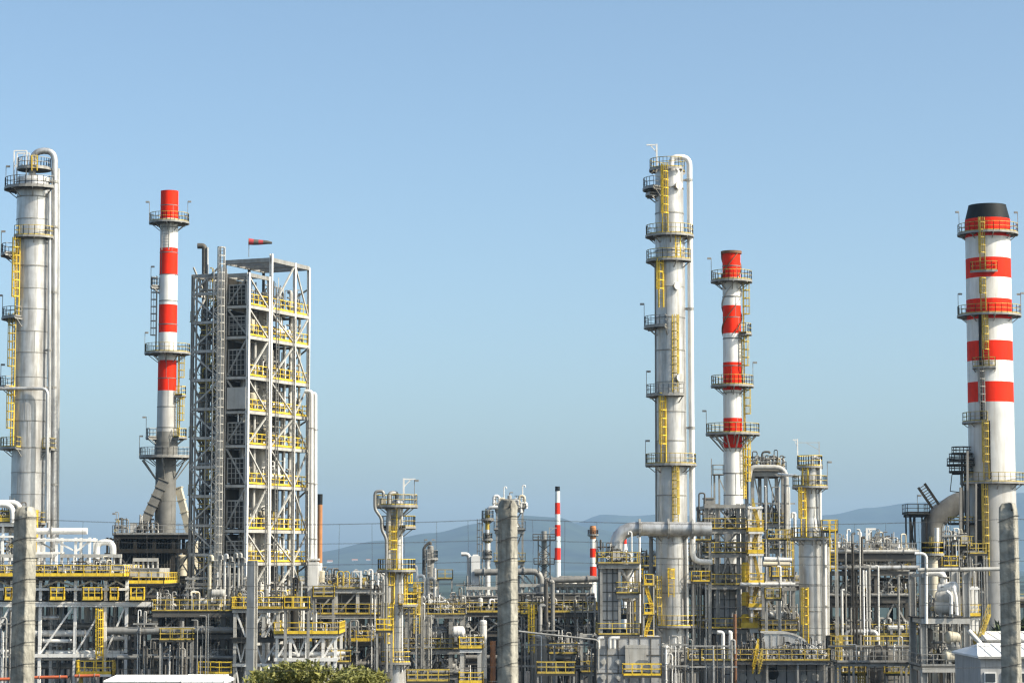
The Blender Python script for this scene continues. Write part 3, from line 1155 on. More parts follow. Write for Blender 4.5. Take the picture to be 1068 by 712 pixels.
pot('smaller cream vessel just right of louvre wall under slim chimney', P(192, 600, 300).x, 298, P(192, 612, 300).z, P(192, 578, 300).z - P(192, 612, 300).z, .6, 'beige', group=None, legs=.5)
clutter(R0, 0, ['v', 'b', 'g'], 'the dark block under slim chimney', (122, 160), (.0, .2))
lamp_pole(R0.T, P(121, 557, 295.5), 2.6)

# ================================================================== STEEL TOWER
D = 258
th = radians(66)
Mloc = P(281.5, 440, D)
TW = Thing('steel_tower', 'tall open steel tower with yellow railed floors and sunlit white right side', 'steel tower', (Mloc.x, Mloc.y, 0), th)
zM = lambda q: P(281, q, D)[2]
zF = lambda q: P(258, q, D - 4.4)[2]
LV = [zF(q) for q in (317, 349, 391, 427, 462.5, 504, 551, 585.5)]
LV.append(LV[-1] - 4.2)
LV.append(LV[-1] - 4.2)
topM, topF, topS = zM(268.5), zF(284), P(215, 288, D)[2]

def tpost(x, y, t, w=.36, mt='pale'):
    mb = MB()
    mb.ibeam((x, y, 0), (x, y, t), w, w, up=(0, 1, 0))
    TW.part('column_post', mb, mt)
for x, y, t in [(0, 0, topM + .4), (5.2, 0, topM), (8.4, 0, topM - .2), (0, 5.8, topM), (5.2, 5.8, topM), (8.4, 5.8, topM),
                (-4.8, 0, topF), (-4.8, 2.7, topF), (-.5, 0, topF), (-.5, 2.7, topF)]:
    tpost(x, y, t, .31 if y == 0 else .24, 'white' if y == 0 else 'mid')  # white on the sunlit row, grey behind: light and shade put into the paint
for x, y in [(-4.6, 3.5), (-4.6, 7.0), (-1.9, 7.0), (-1.9, 3.5), (.2, 7.0)]:
    tpost(x, y, topS, .3, 'galv')
for k, zz in enumerate(LV):
    fr = MB()
    for a, b in (((-4.8, 0), (-.5, 0)), ((0, 0), (8.4, 0)), ((0, 5.8), (8.4, 5.8)), ((-4.8, 2.7), (-.5, 2.7))):
        fr.bar((a[0], a[1] - .02, zz - .25), (b[0], b[1] - .02, zz - .22), .2, .34)
    for a, b in (((-4.8, 0), (-4.8, 2.7)), ((0, 0), (0, 5.8)), ((5.2, 0), (5.2, 5.8)), ((8.4, 0), (8.4, 5.8))):
        fr.bar((a[0], a[1], zz - .27), (b[0], b[1], zz - .23), .16, .28)
    TW.part('floor_frame', fr, 'pale')
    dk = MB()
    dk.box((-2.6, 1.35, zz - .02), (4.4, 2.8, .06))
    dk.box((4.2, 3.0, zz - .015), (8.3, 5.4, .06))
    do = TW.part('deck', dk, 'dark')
    rb = MB()
    rail(rb, [(-4.7, .05, zz), (-.6, .05, zz)], toe=.2, r=.075, h=1.15, post=1.0)
    rail(rb, [(.2, .05, zz), (8.3, .05, zz)], toe=.2, r=.075, h=1.15, post=1.0)
    if k % 2:
        rail(rb, [(8.4, .1, zz), (8.4, 5.6, zz)], toe=.2)
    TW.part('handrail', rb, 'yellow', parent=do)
    rb = MB()
    rail(rb, [(.3, 5.5, zz), (8.2, 5.5, zz)], toe=.12, r=.07, post=.9)
    rail(rb, [(.3, 2.6, zz), (4.9, 2.6, zz)], toe=.0, r=.06, post=.9)
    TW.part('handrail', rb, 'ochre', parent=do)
tf = MB()
for a, b in (((0, 0), (8.4, 0)), ((0, 0), (0, 5.8)), ((8.4, 0), (8.4, 5.8)), ((0, 5.8), (8.4, 5.8)), ((5.2, 0), (5.2, 5.8))):
    tf.bar((*a, topM - .25), (*b, topM - .25), .25, .45)
for i in range(5):
    tf.bar((.9 + i * 1.65, 0, topM - .3), (.9 + i * 1.65, 5.8, topM - .3), .15, .25)
tf.bar((0, 0, topM - .1), (5.2, 5.8, topM - .1), .12)
TW.part('roof_frame', tf, 'galv')
tf = MB()
for a, b in (((-4.8, 0), (-.5, 0)), ((-4.8, 0), (-4.8, 2.7)), ((-4.8, 2.7), (-.5, 2.7)), ((-2.7, 0), (-2.7, 2.7))):
    tf.bar((*a, topF - .25), (*b, topF - .25), .22, .4)
tf.bar((-4.6, 3.5, topS - .2), (-4.6, 7.0, topS - .2), .2, .35)
tf.bar((-1.9, 3.5, topS - .2), (-1.9, 7.0, topS - .2), .2, .35)
tf.bar((-4.6, 7.0, topS - .2), (.2, 7.0, topS - .2), .2, .35)
TW.part('roof_frame', tf, 'galv')
# roof equipment platform at the top right bay
zz = zM(287)
tops = [topF] + LV
for k in range(len(LV)):
    zt_, zb_ = tops[k] - .5, tops[k + 1] + .05
    up_ = k % 2 == 0
    for (x0, x1, s_) in ((-4.6, -.7, up_ == (k != 0)), (.3, 5.0, up_), (5.4, 8.2, not up_)):
        zt2 = zt_ if not (k == 0 and x0 > 0) else topM - .5
        bb = MB()
        if s_:
            bb.bar((x0, 0, zb_), (x1, 0, zt2), .15, .17)
        else:
            bb.bar((x0, 0, zt2), (x1, 0, zb_), .15, .17)
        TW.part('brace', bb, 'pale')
    for (x0, x1, s_) in ((.3, 5.0, not up_), (5.4, 8.2, up_)):
        bb = MB()
        bb.bar((x0, 5.8, zb_ if s_ else zt_), (x1, 5.8, zt_ if s_ else zb_), .14, .14)
        TW.part('brace', bb, 'mid')  # back braces coloured darker to deepen the tower's inner shade
    for (xx, y0, y1) in ((-4.8, .2, 2.5), (8.4, .2, 5.6), (0, 2.9, 5.6)):
        bb = MB()
        bb.bar((xx, y0, zb_), (xx, y1, zt_), .16, .16) if k % 2 else bb.bar((xx, y0, zt_), (xx, y1, zb_), .16, .16)
        TW.part('brace', bb, 'galv')
    # cage side of the hoist bay: framed panel
    if k < 9:
        pb = MB()
        h_ = min(2.9, (zt_ - zb_) * .72)
        if k == 3:
            pb.box((-4.98, 1.25, zb_ + 1.2), (.1, 2.3, 2.3))
            TW.part('cladding_panel', pb, 'pale')
        else:
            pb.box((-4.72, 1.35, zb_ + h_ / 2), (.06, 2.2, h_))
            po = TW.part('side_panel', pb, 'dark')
            pf = MB()
            for y in (.35, .85, 1.35, 1.85, 2.35):
                pf.bar((-4.8, y, zb_), (-4.8, y, zb_ + h_), .1 if y in (.35, 1.35, 2.35) else .06)
            for t in (.2, .4, .6, .8):
                pf.bar((-4.8, .35, zb_ + h_ * t), (-4.8, 2.35, zb_ + h_ * t), .06)
            if k % 3 == 1:
                pf.bar((-4.84, .35, zb_ + 1), (-4.84, 2.35, zb_ + 1), .1)
            pf.bar((-4.8, .3, zb_ + h_), (-4.8, 2.4, zb_ + h_), .14)
            TW.part('panel_frame', pf, 'galv', parent=po)
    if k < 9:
        bw = MB()  # added dark sheets stand in for the deep shade inside the bays
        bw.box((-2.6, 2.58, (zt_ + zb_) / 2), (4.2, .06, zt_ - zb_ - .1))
        TW.part('shade_sheet', bw, 'dark')
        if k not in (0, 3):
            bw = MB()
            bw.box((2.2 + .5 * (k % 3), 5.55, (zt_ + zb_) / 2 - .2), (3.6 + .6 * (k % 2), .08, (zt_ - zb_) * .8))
            TW.part('shade_sheet', bw, 'dark')
# stair bay on the left
zs = topS - 2.0
k = 0
while zs > 3:
    fr = MB()
    fr.bar((-4.6, 3.5, zs - .15), (-4.6, 7.0, zs - .15), .22, .3)
    fr.bar((-1.9, 3.5, zs - .15), (-1.9, 7.0, zs - .15), .2, .3)
    fr.bar((-4.6, 7.0, zs - .15), (.2, 7.0, zs - .15), .2, .3)
    fr.bar((-4.6, 3.5, zs - .15), (-1.9, 3.5, zs - .15), .2, .3)
    TW.part('stair_bay_frame', fr, 'pale')
    lp = MB()
    lp.box((-3.25, 6.9 if k % 2 else 3.9, zs), (2.7, 1.0, .08))
    lo = TW.part('stair_landing', lp, 'dark')
    rb = MB()
    y_ = 7.3 if k % 2 else 3.4
    rail(rb, [(-4.6, y_, zs), (-2.0, y_, zs)], toe=.1, r=.05)
    rail(rb, [(-4.6, 6.4 if k % 2 else 3.4, zs), (-4.6, 7.3 if k % 2 else 4.4, zs)], toe=.1, r=.05)
    TW.part('handrail', rb, 'ochre' if k % 3 else 'galv', parent=lo)
    a, b = (-3.9 if k % 2 else -2.7, 4.2, zs), (-3.9 if k % 2 else -2.7, 6.6, zs)
    lo_, hi_ = ((a[0], a[1], zs - 3.1), b) if k % 2 else ((b[0], b[1], zs - 3.1), a)
    sb = MB()
    lo_, hi_ = Vector(lo_), Vector(hi_)
    for sg in (-.4, .4):
        sb.bar(lo_ + Vector((sg, 0, 0)), hi_ + Vector((sg, 0, 0)), .06, .25)
        sb.bar(lo_ + Vector((sg, 0, 1)), hi_ + Vector((sg, 0, 1)), .06)
    for i in range(12):
        sb.box(lo_.lerp(hi_, (i + .5) / 12), (.8, .24, .04))
    TW.part('stair_flight', sb, 'mid')
    bb = MB()
    if k % 2:
        bb.bar((-4.62, 3.6, zs), (-4.62, 7.1, zs + 2.8), .16)
        bb.bar((-4.5, 7.05, zs), (-2.0, 7.05, zs + 2.8), .16)
    else:
        bb.bar((-4.62, 7.1, zs), (-4.62, 3.6, zs + 2.8), .16)
        bb.bar((-2.0, 7.05, zs), (-4.5, 7.05, zs + 2.8), .16)
    TW.part('brace', bb, 'pale')
    zs -= 3.1
    k += 1
# caged ladder mast beside the hoist bay
lx, ly = -5.1, 3.1
ladder(TW, (lx, ly, 2), (lx, ly, P(226, 262, D)[2]), (-1, 0, 0), mat_='pale')
mm = MB()
for sx in (-.9, .1):
    for sy in (-.5, .5):
        mm.bar((lx + sx, ly + sy, 0), (lx + sx, ly + sy, topF + .5), .08)
z_ = 1.0
k = 0
while z_ < topF - 1.2:
    s_ = .5 if k % 2 else -.5
    mm.bar((lx - .9, ly - s_, z_), (lx - .9, ly + s_, z_ + 1.0), .06)
    mm.bar((lx - .9, ly - .5, z_), (lx - .9, ly + .5, z_), .06)
    z_ += 1.0
    k += 1
TW.part('lattice_mast', mm, 'pale')

def tw(x, y, z):
    return Vector((Mloc.x + x * cos(th) - y * sin(th), Mloc.y + x * sin(th) + y * cos(th), z))
# equipment inside the tower
for k, (x, y, r, zt_, m_, lab) in enumerate([(2.7, 3.3, 1.25, topM - 5, 'cladw', 'tall pale reactor vessel standing inside the steel tower'),
                                            (6.8, 3.6, .8, topM - 9, 'cladd', 'slim grey vessel in the far bay of steel tower'),
                                            (-2.4, 1.7, .55, topF - 8, 'cladw', 'narrow pale vessel in the front bay of steel tower')]):
    T = Thing('reactor_vessel', lab, 'vessel', tw(x, y, 0))
    mb = MB()
    c = tw(x, y, 0)
    mb.rev(c, (0, 0, 1), [(0, r), (zt_ - r * .5, r)] + [(zt_ - r * .5 + sin(pi / 2 * i / 6) * r * .5, cos(pi / 2 * i / 6) * r) for i in range(7)], 24)
    z_ = zt_ - 2
    while z_ > 2:
        mb.ring(c + U * z_, r - .02, .07, .14, 24)
        z_ -= 3
    T.part('shell', mb, m_)
    nb = MB()
    nb.pipe([c + U * (zt_ - .1), c + U * (zt_ + .9), tw(x + .2, y - r - .5, zt_ + .9), tw(x + .2, y - r - .5, 6)], .16, None, 8)
    T.part('overhead_pipe', nb, 'pale')
for k, (x, y, r, m_) in enumerate([(1.2, .8, .14, 'pale'), (2.0, 1.2, .2, 'cladw'), (4.6, .8, .12, 'white'), (6.0, .9, .2, 'pale'), (7.8, .8, .15, 'beige'), (-1.5, 1.0, .14, 'galv'), (-3.9, .8, .12, 'mid'), (5.0, 4.8, .25, 'cladw')]):
    c = tw(x, y, 3)
    run_pipe(f"{COLN[m_]} vertical pipe climbing inside the steel tower, {nth([6, 5, 0, 1, 2, 3, 7, 4].index(k), 8)}", [c, tw(x, y, topM - 3 - 2 * (k % 3)), tw(x + .9, y + .8, topM - 3 - 2 * (k % 3))], r, m_, flanges=[.3, .6, .8], group='risers inside the steel tower', name='riser_pipe')
fl = 0
for k, zz in enumerate(LV[:8]):
    for j, (x, y) in enumerate(((1.5, 1.3), (3.8, 1.0), (6.6, 1.2), (-2.0, 1.2))):
        if (k + j) % 2 == 0 or j == 3 and k % 3 == 1:
            c = tw(x + .4 * sin(k * 3 + j), y + .3 * cos(k * 2 + j), zz + .02)
            bay = ['near corner', 'middle of right side', 'far right bay', 'front bay'][j]
            if (k * 3 + j) % 3 == 0:
                pot(f"small beige vessel on {ORD[k]} floor from top of steel tower, {bay}", c.x, c.y, c.z, 2.0, .45, ['beige', 'white', 'pale'][(k + j) % 3].replace('white', 'beige').replace('pale', 'beige'))
            elif (k * 3 + j) % 3 == 1:
                valve(f"handwheel valve on {ORD[k]} floor from top of steel tower, {bay}", c.x, c.y, c.z, 1.8, 'cladw', 'galv')
            else:
                a_ = Vector((cos(th), sin(th), 0)) * .8
                drum(f"short drum on {ORD[k]} floor from top of steel tower, {bay}", c + U * .85 - a_, c + U * .85 + a_, .45, 'pale', saddle=.4, bands=2)
UX = Vector((cos(th), sin(th), 0))
for k, zz in enumerate(LV[:9]):
    for j, (x, y, w_, nm) in enumerate(((-2.6, .9, 3.2, 'front bay'), (2.4, .75, 3.8, 'near side bay'), (6.7, .75, 2.6, 'far side bay'), (2.6, 4.2, 4, 'inner row'))):
        if j < 3 or k % 2:
            c = tw(x, y, zz + .02)
            mm = RM.choice(['cladd', 'galv', 'cladd', 'ochre', 'beige', 'galv', 'pale'])
            manifold(f"{COLN[mm]} manifold, {ORD[k]} floor from top of steel tower, {nm}", c.x, c.y, c.z, w_, RM.uniform(2.2, 3.3), mm, RM, UX)
# things standing on the landings of the stair bay
zs = topS - 2.0
k = 0
while zs > 6:
    c = tw(-3.6 + .8 * (k % 2), 5.2, zs + .05)
    mm = RM.choice(['ochre', 'cladd', 'galv', 'beige'])
    mo = manifold(f"{COLN[mm]} manifold in left stair bay of steel tower, {ORD[k]} from top", c.x, c.y, c.z - .5, 2.6, RM.uniform(2.3, 3.0), mm, RM, (-sin(th), cos(th), 0))
    rb = MB()
    for dz in (0, 1.1, .55):
        rb.bar((-4.55, 3.6, zs + dz - 1.5), (-4.55, 5.4 + .8 * (k % 2), zs + dz - 1.5), .07)
    for t in range(4):
        rb.bar((-4.55, 3.7 + .55 * t, zs - 1.5), (-4.55, 3.7 + .55 * t, zs - .4), .06)
    TW.part('handrail', rb, 'ochre')
    bb = MB()
    bb.bar((-4.6, 5.2, zs - .1), (-4.6, 5.2, zs + 3.0), .14)
    TW.part('hanger', bb, 'galv')
    zs -= 3.1
    k += 1
for k, (x, y) in enumerate(((-4.65, 6.5), (-4.7, 4.4), (-2.6, 7.1), (-1.0, 7.05))):
    run_pipe(f"thin riser on the left stair bay of steel tower, {nth([0, 1, 2, 3].index(k), 4)}", [tw(x, y, 2), tw(x, y, topS - 1.5 * k - .5), tw(x + .5, y - .6, topS - 1.5 * k - .5)], (.11, .08, .1, .14)[k], ('cladd', 'mid', 'pale', 'galv')[k], flanges=[.3, .5, .7, .85], group='thin risers on the stair bay')
for k, (x, w_) in enumerate(((1.0, .5), (4.7, .35), (7.9, .4), (-1.0, .4))):
    mb = MB()
    for sg in (-w_ / 2, w_ / 2):
        mb.bar((x + sg, -.28, 4), (x + sg, -.28, topF - 1 - 3 * k), .05, .1)
    z_ = 4
    while z_ < topF - 1 - 3 * k:
        mb.bar((x - w_ / 2, -.26, z_), (x + w_ / 2, -.26, z_), .04)
        z_ += .6
    TW.part('cable_ladder', mb, 'galv')
# pipe with black bent top behind the stair bay
c = P(213, 290, D + 5)
run_pipe('grey vent pipe with black bent top above left bay of tower', [P3(213.5, 560, D, 4.5), P3(213.5, 256.5, D, 4.5), P3(206, 256.5, D, 4.5)], .32, 'mid', flanges=[.9], name='vent_pipe', bend=.5)
run_pipe('thin white pipe rising just above left bay of tower', [P3(216.5, 560, D, 4.2), P3(216.5, 258, D, 4.2)], .11, 'pale', name='vent_pipe')
# windsock
wp = P3(259.5, 268, D, 3.5)
T = Thing('windsock', 'red and grey windsock blowing right above the steel tower', 'windsock', wp)
mb = MB()
zt_ = P3(259.5, 250, D, 3.5).z
mb.bar(wp, Vector((wp.x, wp.y, zt_ + .2)), .07)
T.part('pole', mb, 'galv')
mb = MB()
x0 = P3(259.5, 252, D, 3.5)
prof = [(0, .36, 0), (.55, .33, 1), (1.1, .29, 0), (1.6, .25, 1), (2.05, .2, 1), (2.55, .12, 0)]
ps = [(x0 + Vector((t, 0, -.03 * t * t - .05 * sin(t * 2))), r, m_) for t, r, m_ in prof]
for (p, r, m_), (q, r2, _) in zip(ps, ps[1:]):
    mb.tube([p, q], [r, r2], 12, m_, False)
T.part('sock', mb, ['windred', 'mid'])
mb = MB()
mb.rev(x0, (1, 0, 0), [(-.03, .36), (-.03, .4), (.04, .4), (.04, .36)], 14)
T.part('hoop', mb, 'galv')

# pipes at the tower's right flank
for k, (px, q, r, dy, lab, bx) in enumerate([(324.8, 408, .24, 6, 'thick pale pipe running up right flank of steel tower, left one', 318),
                                             (329, 410, .2, 6.5, 'white pipe running up right flank of steel tower, right one', 323)]):
    run_pipe(lab, [P3(px, 600, D, dy), P3(px, q, D, dy), P3(bx, q, D, dy)], r, 'cladw' if k == 0 else 'white', flanges=[.2, .5, .8], bend=.7, name='riser_pipe')

# orange chimney behind the tower
column('rusty_stack', 'thin rust orange stack with dark top just right of steel tower', 333.5, 560, 420, [(515, 2.7, 0), (526, 2.6, 1), (587, 2.8, 2)], ['black', 'orange', 'cwhite'], cat='chimney', n=16)
# ================================================================== SLENDER LADDERED COLUMN
D = 247
E = column('laddered_column', 'slender silver column with yellow caged ladder and four yellow railed platforms', 413.5, 600, D,
           [(524, 6.6, 0), (596, 6.8, 0), (597, 7.4, 0), (686, 7.4, 0), (690, 9.5, 0), (712, 10.5, 0)], ['clad', 'cladd'], seam=2.6, dome=.5,
           plats=[(527, -180, 180, 15, dict(railmat='ochre', lamp=[60])), (549, 30, 150, 13, dict(railmat='ochre')), (549, -130, -60, 9, dict(railmat='galv')), (594, -140, 140, 13, dict(railmat='yellow')), (630, 20, 130, 14, dict(railmat='yellow')), (690, -60, 60, 8, dict(railmat='yellow'))],
           ladders=[(-18, 527, 548, dict(w=.75)), (-18, 548, 593, dict(w=.75)), (-30, 596, 630, dict(w=.75)), (-30, 628, 690, dict(w=.8)), (70, 596, 628)])
gallows(E, P3(421, 527, D, -1), 2.8, 1.2, 'white', (1, 0, 0))
gallows(E, P3(434, 527, D, 0), 1.2, .6, 'white', (-1, 0, 0), .1)
colpipe(E, [P3(400, 518, D, -1.6), P3(400, 512, D, -1.6), P3(391, 512, D, -1.6), P3(391, 531, D, -1.6), P3(398, 540, D, -1.6), P3(398, 552, D, -1.6), P3(403, 561, D, -1.6), P3(403, 700, D, -1.6)], .16, 'cladd')
colpipe(E, [P3(414, 520, D, -.5), P3(414, 514, D, -.5), P3(406, 514, D, -.9), P3(405, 560, D, -1.1), P3(405.5, 700, D, -1.1)], .24, 'galv')
colpipe(E, [P3(419, 530, D, -.9), P3(419.4, 700, D, -.9)], .09, 'white')
mb = MB()
mb.box(P3(398, 523, D, -1.0), (.8, .7, .7))
E.part('instrument_box', mb, 'beige')

# ------------------------------------------------------------------ small column behind
D = 330
G = column('small_column', 'small grey column with one round platform behind laddered column', 449, 600, D, [(570, 3.2, 0), (580, 3.6, 0), (650, 4, 0)], ['cladd', 'cladd'], seam=2.5, dome=.5,
           plats=[(582, -180, 180, 4, dict(railmat='galv', lamp=[-60, 40])), (612, 0, 180, 5, dict(railmat='ochre'))])
colpipe(G, [P3(449, 568, D), P3(449, 565, D), P3(442, 570, D), P3(441.5, 640, D)], .2, 'mid', bend=.6)
ladder(G, P3(446, 640, D, -1), P3(446, 572, D, -1), (0, -1, 0), mat_='galv')
drum('pale round ended drum glimpsed between laddered column and dark coolers', P3(458, 629, 325, -3), P3(459, 629, 325, 5), 1.0, 'white', saddle=.6, head=.8)
run_pipe('white upright pipe just right of small grey column', [P3(453.5, 690, 318), P3(453.5, 592, 318)], .2, 'cladw', flanges=[.3, .6], name='riser_pipe')
# thin riser cluster left of it
for i, (px, q, d_) in enumerate([(388, 594, -1), (394, 596, 1), (399, 598, -1)]):
    c = P(px, 655, 262)
    c.z = 0
    goose(f"thin bent vent left of laddered column, {nth(i, 3)}", c.x, c.y, c.z, P(px, q, 262).z - c.z, .12, (d_, 0, 0), ['cladw', 'white', 'pale'][i], drop=.5, out=.4)
for i, (px, q, d_) in enumerate([(434, 590, -1), (442, 600, -1), (446, 603, 1)]):
    c = P(px, 655, 285)
    c.z = 0
    goose(f"bent vent right of laddered column, {nth(i, 3)}", c.x, c.y, c.z, P(px, q, 285).z - c.z, .22, (d_, 0, 0), ['white', 'cladw', 'pale'][i], drop=.9, out=.8)

# ================================================================== COLUMN BEHIND THE MIDDLE POST
D = 318
H = column('narrow_column', 'narrow banded column half hidden by the middle concrete fence post', 508.5, 570, D, [(530, 2.3, 1), (552, 2.5, 0), (562, 2.6, 1), (566, 2.9, 0), (600, 3, 0), (640, 3.1, 0)], ['cladw', 'ochre', 'cladd'], seam=2.3, n=20,
           plats=[(541, -180, 180, 4, dict(railmat='galv')), (562, -180, 180, 2.5, dict(railmat='galv', h=.8)), (580, -180, 60, 2.5, dict(railmat='galv', h=.8))], ladders=[(-80, 541, 640, dict(mat_='galv'))])
R1 = rack('valve_tower', 'slim steel tower of valves behind the middle concrete post', 'steel tower', [518, 532, 545], 560, D, 4,
          [dict(py=529, deck=1, rail='galv'), dict(py=552, deck=1, rail='galv'), dict(py=585, deck=1, rail='ochre'), dict(py=612, deck=1)], 'galv', .25, braces=[(0, 0, 'x'), (1, 0, 'x'), (1, 1, 'x'), (0, 1, 'x'), (1, 2, '/')], short='valve tower')
for i, (px, q) in enumerate([(515, 517), (521, 520), (541, 521), (547, 517), (549, 524)]):
    c = P(px, 530, D - .3)
    goose(f"looped white pipe atop valve tower, {nth(i, 5)}", c.x, c.y, c.z, P(px, q, D).z - c.z, .2, ((1 if i < 2 else -1), 0, 0), ['white', 'beige'][i % 2], drop=1.3, out=.7, group='pipe loops on the valve tower')
clutter(R1, 0, ['v', 't', 'p', 'v', 't'], 'top deck of valve tower behind middle post', (515, 549), (0, .4))
clutter(R1, 1, ['v', 'v'], 'second deck of valve tower behind middle post', (518, 549), (0, .4))
run_pipe('beige pipe reaching left from valve tower top to banded column', [P3(520, 529, D, -.5), P3(509, 529, D, -.3), P3(508.5, 538, D, 0)], .25, 'cladw', name='pipe')
# gooseneck and white box left of it
D = 300
run_pipe('tall pale vent pipe bent left beside the white box', [P3(489, 650, D), P3(489, 577.5, D), P3(481, 577.5, D)], .26, 'cladw', flanges=[.3, .6], bend=.8, name='vent_pipe')
mb = MB()
a = P(496, 597, D)
mb.box(a, (1.05, 1.2, 4.2))
mb.box(a + U * 2.15, (.7, .9, .25))
solo('upright_box', 'narrow white upright casing right of tall bent vent', 'casing', mb, 'white', P(496, 610, D))
run_pipe('thick grey pipe passing behind middle post then bending down', [P3(495, 596.5, D, -1), P3(564, 595.5, D, -1), P3(564.5, 620, D, -1)], .42, 'cladd', flanges=[.15, .75], bend=1.2, straps=2)
for i, px in enumerate((503, 516, 545, 556)):
    pass
T = Thing('pipe_trestle', 'grey raking trestle under thick pipe behind middle post', 'trestle', P(548, 640, D))
for px0, px1 in ((541, 558), (548, 563), (541, 524)):
    mb = MB()
    mb.bar(P3(px0, 600, D, -.5), P3(px1, 618, D, -.5), .2)
    T.part('brace', mb, 'pale')
for px in (524, 541, 558):
    mb = MB()
    p_ = P3(px, 600, D, -.2)
    mb.bar((p_.x, p_.y, 0), p_, .25)
    T.part('post', mb, 'galv')

# ================================================================== FAR STACKS
D = 450
T = Thing('lattice_stack', 'dark far lattice flare tower left of thin striped chimney', 'lattice tower', (P(567.5, 590, D).x, D, 0))
cx = P(567.5, 590, D).x
w = 1.1
ztp = P(567, 558, D).z
mb = MB()
for sx in (-w, w):
    for sy in (-w, w):
        mb.bar((cx + sx, D + sy, 0), (cx + sx, D + sy, ztp), .2)
T.part('leg_frame', mb, 'mid')
z_ = 2
bb = MB()
k = 0
while z_ < ztp - 1.8:
    for sy in (-w, w):
        bb.bar((cx - w, D + sy, z_), (cx + w, D + sy, z_ + 1.8), .14)
        bb.bar((cx - w, D + sy, z_), (cx + w, D + sy, z_), .14)
        bb.bar((cx + w, D + sy, z_), (cx - w, D + sy, z_ + 1.8), .14)
    z_ += 1.8
T.part('bracing', bb, 'mid')
mb = MB()
mb.cyl((cx, D, 0), (cx, D, ztp + .8), .5, 12)
T.part('flue', mb, 'cladd')
for q, s_ in ((563, 2.1), (588, 1.9)):
    pb = MB()
    zz = P(567, q, D).z
    pb.box((cx, D, zz), (s_ * 2, s_ * 2, .15))
    po = T.part('platform', pb, 'dark')
    rb = MB()
    rail(rb, [(cx - s_, D - s_, zz), (cx + s_, D - s_, zz), (cx + s_, D + s_, zz), (cx - s_, D + s_, zz)], closed=True, r=.1)
    T.part('handrail', rb, 'mid', parent=po)
gallows(T, (cx + 1, D, ztp), 1.5, 1.4, 'pale', (1, 0, 0), .12)
column('striped_chimney', 'thin far chimney with narrow red and white bands and dark tip', 581.5, 560, 620,
       [(507, 2.5, 2), (512, 2.5, 1), (524, 2.6, 0), (536, 2.7, 1), (547, 2.8, 0), (559, 2.9, 1), (571, 3, 0), (583.5, 3.1, 1)], ['red', 'cwhite', 'black'], cat='chimney', n=18)
column('striped_chimney', 'short far chimney with brown collar top and faded red bands', 618.5, 580, 480,
       [(548, 2.6, 2), (550, 3.4, 2), (558, 3.4, 2), (562, 3.0, 1), (571.5, 3.2, 0), (581, 3.2, 1), (590.5, 3.3, 0), (601, 3.4, 1)], ['red', 'cwhite', 'orange'], cat='chimney', n=18,
       plats=[(557, -180, 180, 2.2, dict(railmat='rust', toe=0, h=.9))])
c = P(651, 575, 420)
column('striped_chimney', 'small far red tipped white chimney seen beneath the grey duct elbow', 651.5, 570, 420, [(560, 1.6, 0), (567, 2.2, 1), (576, 3.4, 1)], ['red', 'cwhite'], cat='chimney', n=16)

# ================================================================== CENTRE COLUMN
D = 257
oc = dict(railmat='ochre')
J = column('distillation_column', 'tallest silver column right of centre with eight pale railed platforms', 699, 360, D,
           [(178, 14.6, 0), (240, 15.1, 0), (480, 15.4, 0), (556, 15.6, 0), (558, 16.2, 0), (652, 16.4, 0), (653, 17.2, 0)], ['clad', 'cladd'], seam=3.35, dome=.35,
           plats=[(177, -238, 38, 3.5, dict(railmat='ochre')), (197, -125, -40, 13, dict(railmat='galv')), (203, -115, -60, 10, dict(railmat='galv', h=.6)),
                  (246, -180, 180, 10, oc), (272, -130, 62, 9.5, dict(railmat='ochre')), (341, -125, -15, 12, dict(railmat='galv', lamp=[-100])), (412, -125, 30, 10, dict(railmat='galv', lamp=[-85])),
                  (484, -150, 150, 11, dict(railmat='ochre', lamp=[-95])), (557, -180, 180, 8, dict(railmat='galv')), (652, -40, 180, 9, dict(railmat='yellow'))],
           ladders=[(-18, 174, 244), (-34, 272, 322), (12, 330, 410, dict(mat_='ochre')), (-28, 411, 483), (10, 483, 556, dict(mat_='ochre')), (-5, 592, 622), (-45, 600, 651, dict(mat_='ochre')), (25, 246, 272)])
gallows(J, P3(685, 176, D, -.5), 2.7, 1.1, 'white', (-1, 0, 0))
colpipe(J, [P3(700, 178, D), P3(700, 164, D), P3(719, 164, D), P3(720, 300, D), P3(722.5, 585, D), P3(742, 586, D)], .31, 'white', 14, 1.1, [(718.5, 188, 0, 0), (719, 246, 0, 0), (719.8, 322, 0, 0), (721, 446, 0, 0)], 'overhead_pipe')
colpipe(J, [P3(713, 250, D, .8), P3(714.5, 400, D, .8), P3(716.5, 640, D, .8)], .12, 'clad')
colpipe(J, [P3(716, 560, D, -1.2), P3(716.5, 600, D, -1.2), P3(717, 712, D, -1.2)], .16, 'cladw')
colpipe(J, [P3(683.5, 275, D, -.2), P3(684.5, 560, D, -.2)], .1, 'cladd')
colpipe(J, [P3(679, 558, D, .5), P3(679.5, 700, D, .5)], .22, 'cladd')
for i, (a_, q) in enumerate(((30, 196), (22, 300), (28, 395))):
    nb = MB()
    d = ang(a_)
    c = Vector((J.x, J.y, J.z(q))) + d * (J.rad(J.z(q)) - .1)
    nb.cyl(c, c + d * .55, .34, 14)
    nb.disc(c + d * .5, d, .45, .12, 14)
    J.part('manhole', nb, 'clad')

# ================================================================== GREY DUCT ELBOW AND FIRED HEATER
D = 246
run_pipe('thick grey duct rising from small heater and running right before centre column', [P3(642, 598, D, .5), P3(642, 551, D, .5), P3(742, 551.5, D, .5)], .72, 'clad', flanges=[.35, 1.25, 1.55, 1.8], bend=2.4, n=24, name='flue_duct')

